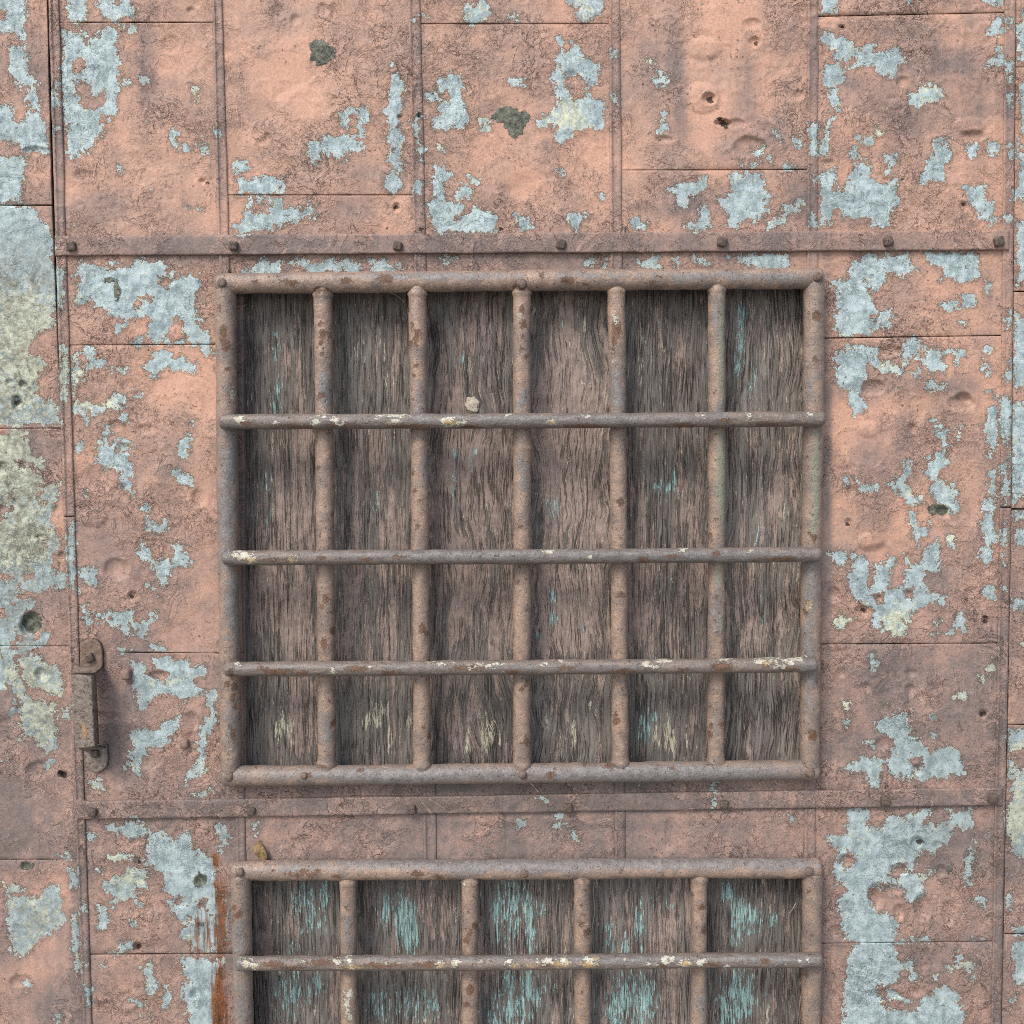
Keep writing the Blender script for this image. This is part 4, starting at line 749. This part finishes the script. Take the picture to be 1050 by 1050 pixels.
# ---------------------------------------------------------------- lines of the door (survey units), as v -> u
def ln(*p):
    vs = [a[0] for a in p]; us = [a[1] for a in p]
    def f(v):
        if v < vs[0]: return us[0] + (us[1] - us[0]) / (vs[1] - vs[0]) * (v - vs[0])
        if v > vs[-1]: return us[-1] + (us[-1] - us[-2]) / (vs[-1] - vs[-2]) * (v - vs[-1])
        return float(np.interp(v, vs, us))
    return f
TOP, MID, BOT = -300, -140, 1205
L0 = ln((0, 48), (242, 54), (262, 58), (530, 65), (780, 78), (1050, 86)); L1 = ln((0, 60), (242, 67), (262, 69), (530, 77), (660, 82), (800, 89), (1050, 96))
B0 = ln((0, 217), (240, 222), (262, 224), (800, 240), (1050, 245)); B1 = ln((0, 228), (240, 235), (800, 251), (1050, 257))
C0 = ln((0, 418), (240, 423), (640, 431), (880, 434)); C1 = ln((0, 431), (240, 437), (640, 445), (880, 448))
D0 = ln((0, 624), (240, 625), (880, 630)); D1 = ln((0, 636), (240, 638), (880, 642))
E0 = ln((0, 827.5), (240, 827), (880, 824)); E1 = ln((0, 839.5), (240, 839), (880, 837))
R0 = ln((0, 1031), (250, 1030), (400, 1027), (700, 1022), (900, 1019), (1050, 1016)); R1 = ln((0, 1042), (250, 1040), (520, 1037), (780, 1033), (1050, 1027))
G0 = ln((291, 236), (794, 247)); G1 = ln((286, 836), (790, 829))           # the upper opening
H0 = ln((893, 248), (1050, 253)); H1 = ln((889, 834), (1050, 831))        # the lower opening

def sheet(name, fl, fr, vl0, vr0, vl1, vr1, parent, lap=3.0, **k):
    """a sheet between two upright lines, its top and bottom edge given at the left and right"""
    q = [(fl(vl0) - lap, vl0), (fr(vr0) + lap, vr0), (fr(vr1) + lap, vr1), (fl(vl1) - lap, vl1)]
    return plate(name, q, parent, **k)

def rows(name, fl, fr, cuts, parent, **k):
    for (a, b), (c, d) in zip(cuts, cuts[1:]): sheet(name, fl, fr, a, b, c, d, parent, **k)

def strip(name, fl, fr, v0, v1, parent, n=1, **k):
    """folded seam between sheets: a slightly proud band; split into short runs so that it can bend with its lines"""
    def fun(u, v, S, T): return .0038 * np.exp(-((S - .16) / .08) ** 2) - .0007 * np.exp(-((S - .45) / .2) ** 2)
    q = [(fl(v0), v0), (fr(v0), v0), (fr(v1), v1), (fl(v1), v1)]
    return plate(name, q, parent, y=-.0040, thick=.005, step=1.1, rnd=2.6, jit=.5, inset=.1, fun=fun, extra={'grime_shade': lambda A, n: A['grime_shade'] + .22}, **k)

# ---------------------------------------------------------------- the door
base = W(545, 525, 0.0)
door = empty('metal_door', (float(base[0]), .03, .02), 'large door of flaking pink tin sheets with two barred openings and a rusty pull handle', 'door')
slab('door_core', L0(500) + 6, TOP, R1(500) - 6, BOT, .055, .085, door, CORE)
S = dict(parent=door)
rows('tin_sheet', L1, B0, [(TOP, TOP), (MID, MID), (23, 23), (249, 247)], door)
rows('tin_sheet', B1, C0, [(TOP, TOP), (MID, MID), (200, 200), (248, 246)], door)
rows('tin_sheet', C1, D0, [(TOP, TOP), (MID, MID), (24.5, 24.5), (248, 246)], door)
rows('tin_sheet', D1, E0, [(TOP, TOP), (MID, MID), (174.5, 174), (248, 246)], door)
rows('tin_sheet', E1, R0, [(TOP, TOP), (MID, MID), (17, 13), (247, 245)], door)
rows('tin_sheet', L1, G0, [(250, 248), (354, 353), (668.5, 670), (831, 830)], door, thick=.02)
rows('tin_sheet', L1, B0, [(831, 830), (978.5, 977.5)], door)
rows('tin_sheet', L1, H0, [(978.5, 977.5), (BOT, BOT)], door)
rows('tin_sheet', G1, R0, [(246, 245), (347, 344), (660.5, 659.5), (822, 818)], door, thick=.02)
rows('tin_sheet', E1, R0, [(822, 818), (967.5, 965)], door)
rows('tin_sheet', H1, R0, [(967.5, 965), (BOT, BOT)], door)
for a, b, t0, t1 in ((B1, C0, 248, 247), (C1, D0, 247, 247), (D1, E0, 247, 246)):
    sheet('tin_sheet', a, b, t0, t1, 294, 290, door)
for a, b in ((B1, C0), (C1, D0), (D1, E0)):
    sheet('tin_sheet', a, b, 786, 786, 830, 829, door)
mid_a, mid_b = ln((800, 517), (900, 518)), ln((800, 518.4), (900, 519.4))
sheet('tin_sheet', B1, C0, 829, 829, 894, 893, door)
sheet('tin_sheet', C1, mid_a, 829, 829, 893, 892, door, lap=1.4); sheet('tin_sheet', mid_b, D0, 829, 829, 892, 892, door, lap=1.4)
sheet('tin_sheet', D1, E0, 828, 827, 892, 890, door)
for f0, f1, spans in ((L0, L1, ((TOP, 529.8), (530, BOT))), (B0, B1, ((TOP, 247), (250, 290), (792, 829), (831, 892))), (C0, C1, ((TOP, 246), (249, 290), (792, 829), (831, 892))),
                      (D0, D1, ((TOP, 246), (249, 290), (790, 828), (830, 892))), (E0, E1, ((TOP, 245), (249, 288), (788, 826), (828, 890))), (R0, R1, ((TOP, 520), (520.5, BOT)))):
    for a, b in spans: strip('seam_strip', f0, f1, a, b, door)

def rail(q, bolts, label):
    o = plate('flat_rail', q, door, y=-.0105, thick=.009, step=1.3, rnd=1.7, jit=.5, inset=.3, amp=.4, extra={'grime_shade': lambda A, n: A['grime_shade'] + .34})
    o['label'] = label
    for u, v in bolts:
        dome('bolt', u, v, 5.1 * random.uniform(.9, 1.08), -.0095, random.uniform(.009, .013), o, BOLT, 20, random.uniform(-.25, .25), True)
    return o
r1 = rail([(56, 241.5), (1035, 235.5), (1035, 256.5), (56, 262.5)], [(74, 253), (240, 252.5), (408, 252.5), (575, 250.5), (740, 248.5), (910, 248), (1023, 248)], 'flat bolted rail above the upper barred opening')
r2 = rail([(78, 821.5), (1028, 807.5), (1028.5, 826), (79, 840.5)], [(96, 832), (258, 831), (421.5, 829.5), (582, 827.5), (742, 824), (907, 821), (1017, 817.5)], 'flat bolted rail between the two barred openings')

# ---------------------------------------------------------------- boards behind the bars
def boards(edges_top, edges_bot, v0, v1, label, seed):
    wp = slab('board_panel', edges_top[0] - 2, v0 - 4, edges_top[-1] + 2, v1 + 4, .047, .053, door, CORE)
    wp['label'] = label
    for i in range(len(edges_top) - 1):
        q = [(edges_top[i], v0), (edges_top[i + 1], v0), (edges_bot[i + 1], v1), (edges_bot[i], v1)]
        rr = random.Random(seed + i)
        ph, kx = rr.uniform(0, 6), rr.uniform(-.3, .3)
        def fun(u, v, S_, T_): return samp('grain', u + 37 * i, v) * .0016 + .0012 * np.sin(S_ * 3 + ph)
        sw = [.15, .1, .9, 1.0, .5, .75, .2, .3, .2, .25, .4][(i + seed) % 11]
        plate('board', q, wp, WOOD, ('teal', 'straw', 'pink', 'dark'), y=.034 + rr.uniform(-.002, .002), thick=.012, step=1.6, rnd=2.0, amp=.25, jit=.5, inset=.7,
              fun=fun, extra={'seed': rr.random(), 'swirl': sw})
boards([248, 334, 430, 537, 634, 737, 842], [251, 335, 434, 536, 636, 734, 836], 284, 800, 'weathered boards behind the upper bars', 0)
boards([257, 360, 482, 598, 718, 838], [262, 360, 481, 597, 716, 836], 886, BOT - 12, 'weathered boards with teal paint behind the lower bars', 6)
# the reveals round both openings
for q in ([(236, 286), (249.5, 286), (253, 800), (241, 800)],):
    plate('reveal_batten', q, door, TIN, y=.016, thick=.03, step=1.5, rnd=1.5, extra={'grime_shade': 1.4, 'bare': -20, 'prim': 0, 'lich': 0})

# ---------------------------------------------------------------- grilles
def grille(label, corners, vert, cross, bolts, seed, flip=False):
    (tlu, tlv), (tru, trv), (bru, brv), (blu, blv) = corners
    yf = -.0185
    g = tube('barred_grille', [(tlu - 10, tlv), ((tlu + tru) / 2, (tlv + trv) / 2 - .5), (tru + 9, trv)], 10.3, yf, door, seed=seed, tone=.1, seg=26)
    g['label'] = label
    tube('bar', [(tlu, tlv), (blu, blv)], 10.5, yf, g, seed=seed + 1, tone=.25, seg=26)
    tube('bar', [(tru, trv), (bru, brv)], 10.2, yf, g, seed=seed + 2, tone=.3, seg=26)
    tube('bar', [(blu - 10, blv), ((blu + bru) / 2, (blv + brv) / 2 + .8), (bru + 10, brv)], 10.4, yf, g, seed=seed + 3, tone=.45, seg=26)
    for i, (a, b, c, d, r, rg) in enumerate(vert):
        tube('bar', [(a, b + 3), ((a + c) / 2 + .6, (b + d) / 2), (c, d - 3)], r - .45, yf + .0012, g, seed=seed + 10 + i, flare=(.15, .15), tone=.0, cap=False, ring=rg)
    for i, (a, b, c, d) in enumerate(cross):
        tube('bar', [(a, b), ((a + c) / 2, (b + d) / 2 + .6), (c, d)], 7.6, -.0495, g, seed=seed + 30 + i, tone=.75, step=2)
    for u, v, r in bolts:
        dome('bolt', u, v, r * .85, yf - .0175, .0085, g, PIPEBOLT)
    return g
grille('upper grille of painted pipes with three cross bars', [(231, 291), (835, 285.5), (830, 789), (237, 795.5)],
       [(331, 292, 335, 793, 9.6, None), (428, 291, 433, 794, 9.4, None), (535, 290, 535, 794, 9.6, 166), (632, 288, 636, 792, 9.2, None), (735, 287, 734, 791, 9.2, None)],
       [(225, 432.5, 846, 429.5), (228, 572, 842, 568.5), (230, 686, 838, 681.5)],
       [(228, 290, 5.6), (535, 291, 6), (838, 284, 5.6), (235, 796, 6), (536, 794, 5), (830, 792, 6), (312, 795, 4.2)], 100)
grille('lower grille of painted pipes, cut off by the bottom of the picture', [(247, 893), (833, 890), (830, BOT - 14), (253, BOT - 8)],
       [(357, 893, 358, BOT - 10, 9.2, None), (482, 892, 481, BOT - 10, 9.3, None), (597, 891, 597, BOT - 10, 9.2, None), (717, 890, 715, BOT - 12, 9.0, None)],
       [(242, 988, 843, 984), (244, 1100, 842, 1097)],
       [(246.5, 894, 5), (537.5, 895, 5.6), (829, 893, 5.6)], 200)

# ---------------------------------------------------------------- handle and nuts on the left edge
yp = -.0085
up = solid('pull_handle', [(82, 690), (81.5, 670), (83, 661), (87, 656.5), (92.5, 655), (98, 656), (102.5, 660), (104.5, 667), (105, 680), (104.5, 686)], .001, yp, door, HANDLE_P, 1.3)
up['label'] = 'rusty box-shaped pull handle bolted to the left edge'
solid('mount_plate', [(86.5, 768), (109, 764), (110.5, 778), (109, 786), (104, 791), (98, 792.5), (92, 790), (88.5, 785), (87, 777)], .001, yp, up, HANDLE, 1.3)
def bracket(top, bot, y0, y1, th):
    """bent flat iron from the plate (y0) out to the grip (y1)"""
    bm = bmesh.new()
    pts = []
    n = 7
    for k in range(n):
        t = k / (n - 1); st = t * t * (3 - 2 * t)
        yy = y0 + (y1 - y0) * t
        a = [top[0][0] + (bot[0][0] - top[0][0]) * st, top[0][1] + (bot[0][1] - top[0][1]) * st]
        b = [top[1][0] + (bot[1][0] - top[1][0]) * st, top[1][1] + (bot[1][1] - top[1][1]) * st]
        pts.append((W(a[0], a[1], yy), W(b[0], b[1], yy)))
    up_, dn = [], []
    for a, b in pts:
        up_.append((bm.verts.new(a), bm.verts.new(b)))
        dn.append((bm.verts.new(a - np.array([0, 0, th])), bm.verts.new(b - np.array([0, 0, th]))))
    for k in range(n - 1):
        for s0, s1 in ((up_, up_), (dn, dn)): bm.faces.new((s0[k][0], s0[k][1], s0[k + 1][1], s0[k + 1][0]))
        bm.faces.new((up_[k][0], up_[k + 1][0], dn[k + 1][0], dn[k][0])); bm.faces.new((up_[k][1], up_[k + 1][1], dn[k + 1][1], dn[k][1]))
    bm.faces.new((up_[0][0], up_[0][1], dn[0][1], dn[0][0])); bm.faces.new((up_[-1][0], up_[-1][1], dn[-1][1], dn[-1][0]))
    bmesh.ops.recalc_face_normals(bm, faces=bm.faces)
    for f in bm.faces: f.smooth = True
    me = bpy.data.meshes.new('bracket'); bm.to_mesh(me); bm.free()
    o = link('bracket', me, HANDLE, up); o.modifiers.new('wn', 'WEIGHTED_NORMAL')
bracket([(82, 683), (105, 683)], [(72.5, 692.5), (93, 692.5)], yp + .001, -.060, .005)
bracket([(88, 768), (109, 765)], [(78, 764.5), (95, 764)], yp + .001, -.058, .005)
solid('grip', [(72, 692.5), (93.5, 692.5), (97, 766), (76.5, 767.5)], -.040, -.064, up, HANDLE, 1.5)
solid('paint_patch', [(83.5, 742), (87, 741), (88, 748), (89.5, 752), (88, 757), (86, 758.5), (84.5, 752)], -.0635, -.0646, up, plain_material('scraped_paint', (.36, .22, .12), (.28, .18, .10), 4, .7, .3), .3)
dome('bolt', 92.5, 674, 4.6, yp, .009, up, BOLT, 20, .4, True)
dome('bolt', 98, 772.5, 4.2, yp, .008, up, BOLT, 20, .1, True)
txt = bpy.data.curves.new('stamped_number', 'FONT'); txt.body = '501'; txt.size = .0125; txt.extrude = .0003; txt.offset = .00008
tmp = bpy.data.objects.new('stamped_number', txt); COL.objects.link(tmp)
bpy.context.view_layer.update()
tme = bpy.data.meshes.new_from_object(tmp.evaluated_get(bpy.context.evaluated_depsgraph_get()))
bpy.data.objects.remove(tmp); bpy.data.curves.remove(txt)
tme.materials.clear()
tme.transform(Matrix.Translation(Vector(W(200.5, 949.5, -float(samp('relief', 206, 947)) - .0014))) @ Matrix.Rotation(math.pi / 2, 4, 'X'))
to = link('stamped_number', tme, plain_material('stamp_ink', (.13, .125, .105), (.085, .08, .066), 3, .7, .2), door)
to['label'] = 'small dark stamped number 501 on bare metal beside the rust run'
dome('nut', 130, 691, 5.2, -.002, .013, door, NUTP, 20, .05, True)
dome('nut', 190, 762, 4.8, -.002, .013, door, NUTP, 20, .1, True)

# ---------------------------------------------------------------- cladding to the left and right of the door
lw = empty('tin_cladding', (float(W(-130, 525)[0]), .03, .02), 'tin-clad wall left of the handle, paint mostly gone to grey and dull yellow', 'wall panel')
gap = 2.4
LE = lambda v: L0(v) - gap
slab('backing', -330, TOP, L0(500) - 22, BOT, .03, .08, lw, CORE); slab('gap_filler', -60, TOP, 130, BOT, .09, .14, lw, CORE)  # second slab: unseen filler added to keep sky light out of the gap
K0 = ln((0, -140), (1000, -128)); K1 = ln((0, -128), (1000, -116)); KE = ln((0, -330), (1000, -320))
rows('tin_sheet', K1, LE, [(TOP, TOP), (-20, -20), (211, 210.5), (440, 439), (661.5, 662.5), (882, 881), (1090, 1090), (BOT, BOT)], lw, y=.004)
rows('tin_sheet', KE, K0, [(TOP, TOP), (100, 100), (330, 330), (560, 560), (790, 790), (1000, 1000), (BOT, BOT)], lw, y=.004, step=4)
strip('seam_strip', K0, K1, TOP, BOT, lw)
rw = empty('tin_cladding', (float(W(1200, 525)[0]), .03, .02), 'narrow tin-clad wall along the right edge of the photo, streaked grey and pale yellow', 'wall panel')
RE = lambda v: R1(v) + gap
slab('backing', R1(500) + 12, TOP, 1390, BOT, .03, .08, rw, CORE); slab('gap_filler', 980, TOP, 1120, BOT, .09, .14, rw, CORE)  # same added filler behind the right-hand gap, out of sight
Q0 = ln((0, 1228), (1000, 1214)); Q1 = ln((0, 1240), (1000, 1226)); QE = ln((0, 1395), (1000, 1380))
rows('tin_sheet', RE, Q0, [(TOP, TOP), (-130, -130), (69, 69), (299, 299), (522, 522), (743, 743), (957.5, 957.5), (BOT, BOT)], rw, y=.003)
rows('tin_sheet', Q1, QE, [(TOP, TOP), (40, 40), (270, 270), (490, 490), (720, 720), (940, 940), (BOT, BOT)], rw, y=.003, step=4)
strip('seam_strip', Q0, Q1, TOP, BOT, rw)

# ---------------------------------------------------------------- small loose things
def top(o, label, cat, group=None):
    o['label'] = label; o['category'] = cat
    if group: o['group'] = group
    return o

def stray(name, pts, r, label, cat, mat=STEM, group=None):
    """a thin dry stem through (u, v, y) points"""
    P = np.array([W(u, v, y) for u, v, y in pts])
    t = np.linspace(0, len(P) - 1, max(len(P) * 7, 10))
    C = np.stack([np.interp(t, range(len(P)), P[:, k]) for k in range(3)], -1)
    ker = np.array([1, 2, 3, 2, 1]) / 9.0
    for k in range(3):
        pad = np.concatenate([np.full(2, C[0, k]), C[:, k], np.full(2, C[-1, k])]); C[:, k] = np.convolve(pad, ker, 'valid')
    seg = 7
    tan = np.gradient(C, axis=0); tan /= np.linalg.norm(tan, axis=1)[:, None] + 1e-9
    B1_ = np.cross(tan, [.3, 1.0, .2]); B1_ /= np.linalg.norm(B1_, axis=1)[:, None] + 1e-9
    B2_ = np.cross(tan, B1_)
    a = np.linspace(0, 2 * math.pi, seg, endpoint=False)
    R = r * UNIT * np.linspace(1, .55, len(C))
    V = (C[:, None] + (B1_[:, None] * np.cos(a)[None, :, None] + B2_[:, None] * np.sin(a)[None, :, None]) * R[:, None, None]).reshape(-1, 3)
    idx = np.arange(len(C) * seg).reshape(len(C), seg); nx = np.roll(idx, -1, 1)
    Q = np.stack([idx[:-1], idx[1:], nx[1:], nx[:-1]], -1).reshape(-1, 4)
    b0 = V.mean(0); me = mesh_np(name, V - b0, Q)
    o = link(name, me, mat); o.location = b0
    return top(o, label, cat, group)
stray('dry_stem', [(609, 903, .005), (608, 915, .012), (610, 935, .02), (607, 952, .02), (606, 968, .012), (606, 985, .006), (604, 1002, .004)], .8, 'long pale dry stem hanging beside the fourth upright of the lower grille', 'dry stem')
stray('dry_stem', [(543, 801, -.012), (547, 806, -.012), (552, 812, -.008)], .8, 'short pale stem sticking out below the bottom pipe of the upper grille', 'dry stem')
stray('dry_stem', [(400, 300, .012), (407, 303, .012), (416, 311, .01)], .45, 'thin straw in the top corner of the second gap of the upper grille', 'dry stem')
stray('dry_stem', [(243, 314, .012), (248, 315, .011), (252, 312, .014)], .6, 'bent straw in the top left corner of the upper grille', 'dry stem')
stray('dry_stem', [(468, 930, .012), (466, 934, .012), (470, 938, .014), (466, 942, .016)], .4, 'curled straw beside the second upright of the lower grille', 'dry stem')
stray('dry_stem', [(816, 926, .016), (813, 932, .015), (809, 937, .018)], .55, 'slanting straw in the top right gap of the lower grille', 'dry stem')

def leaf():
    pts = [(264, 886), (267, 888), (270, 893), (273, 899), (274.5, 904), (274, 908), (270, 909.5), (266, 908), (262, 903), (259.5, 898), (260, 893), (262, 891)]
    pts = [(266 + (a - 266) * 1.0, 871.5 + (b - 897) * .95) for a, b in pts]
    bm = bmesh.new(); c = np.mean(pts, 0)
    loops = []
    for k in (1.0, .66, .33):
        loops.append([bm.verts.new(W(c[0] + (a - c[0]) * k, c[1] + (b - c[1]) * k, -.012 - .006 * (1 - k) + .004 * math.sin(a * 1.3 + b * .8) - .004 * k * ((i % 3) == 0))) for i, (a, b) in enumerate(pts)])
    n = len(pts)
    for A_, B_ in zip(loops, loops[1:]):
        for i in range(n): bm.faces.new((A_[i], A_[(i + 1) % n], B_[(i + 1) % n], B_[i]))
    bm.faces.new(loops[-1])
    bmesh.ops.recalc_face_normals(bm, faces=bm.faces)
    me = bpy.data.meshes.new('dead_leaf'); bm.to_mesh(me); bm.free()
    b0 = Vector(W(266, 872, -.012)); me.transform(Matrix.Translation(-b0))
    o = link('dead_leaf', me, LEAF); o.location = b0
    sd = o.modifiers.new('thick', 'SOLIDIFY'); sd.thickness = .0012
    o.modifiers.new('sub', 'SUBSURF').render_levels = 1
    for f in me.polygons: f.use_smooth = True
    return top(o, 'curled ochre dead leaf lying on the top pipe of the lower grille', 'leaf')
leaf()

def lump(u, v, ru, rv, y, label):
    bm = bmesh.new(); bmesh.ops.create_icosphere(bm, subdivisions=4, radius=1)
    for vv in bm.verts:
        n = mnoise.noise(vv.co * 1.7 + Vector((u, v, 0))) * .35 + mnoise.noise(vv.co * 4 + Vector((v, u, 0))) * .16
        vv.co *= 1 + n
        vv.co = Vector((vv.co.x * ru * UNIT, vv.co.y * .005, vv.co.z * rv * UNIT))
    for f in bm.faces: f.smooth = True
    me = bpy.data.meshes.new('putty_lump'); bm.to_mesh(me); bm.free()
    o = link('putty_lump', me, PUTTY); o.location = W(u, v, y)
    return top(o, label, 'putty')
lump(484.5, 415.5, 7, 8, .030, 'pale cracked lump of putty stuck on the third board above the first cross bar')

# ---------------------------------------------------------------- ground, light, camera
bm = bmesh.new(); bmesh.ops.create_grid(bm, x_segments=2, y_segments=2, size=60)
me = bpy.data.meshes.new('ground'); bm.to_mesh(me); bm.free()
g = link('ground', me, ADDED_GROUND); g['kind'] = 'structure'  # out of view, added to bounce light up at the door

SUN_EL, SUN_AZ = 46.0, -34.0          # degrees up; degrees left of the line of sight, in front of the door
w = bpy.data.worlds.new('World'); scene.world = w; w.use_nodes = True
nt = w.node_tree; bg = nt.nodes['Background']
sky = nt.nodes.new('ShaderNodeTexSky'); sky.sky_type = 'NISHITA'; sky.sun_disc = False
sky.sun_elevation = math.radians(SUN_EL); sky.sun_rotation = math.radians(180 - SUN_AZ)
sky.dust_density = 2.5; sky.air_density = 1.0; sky.ozone_density = .6
nt.links.new(sky.outputs[0], bg.inputs[0]); bg.inputs[1].default_value = 0.10
sun = bpy.data.lights.new('sun', 'SUN'); sun.energy = 1.15; sun.angle = math.radians(20); sun.color = (1, .955, .885)
so = bpy.data.objects.new('sun', sun); COL.objects.link(so)
e, a = math.radians(SUN_EL), math.radians(SUN_AZ)
src = Vector((math.sin(a) * math.cos(e), -math.cos(a) * math.cos(e), math.sin(e)))
so.rotation_euler = src.to_track_quat('Z', 'Y').to_euler()
so.location = (0, -3, 5)

cam = bpy.data.cameras.new('camera'); cam.sensor_width = 36; cam.lens = 36 * FPX / 1050; cam.clip_start = .05; cam.clip_end = 500
co = bpy.data.objects.new('camera', cam); COL.objects.link(co)
co.location = CAM; co.rotation_euler = (math.pi / 2 - PITCH, 0, 0)
scene.camera = co
scene.render.engine = 'CYCLES'
scene.cycles.use_denoising = False          # keep the fine grit of the surfaces
scene.cycles.pixel_filter_type = 'BLACKMAN_HARRIS'; scene.cycles.filter_width = 0.95
vs = scene.view_settings
vs.view_transform = 'Standard'; vs.look = 'None'; vs.gamma = 1; vs.use_curve_mapping = False; vs.exposure = EXPO
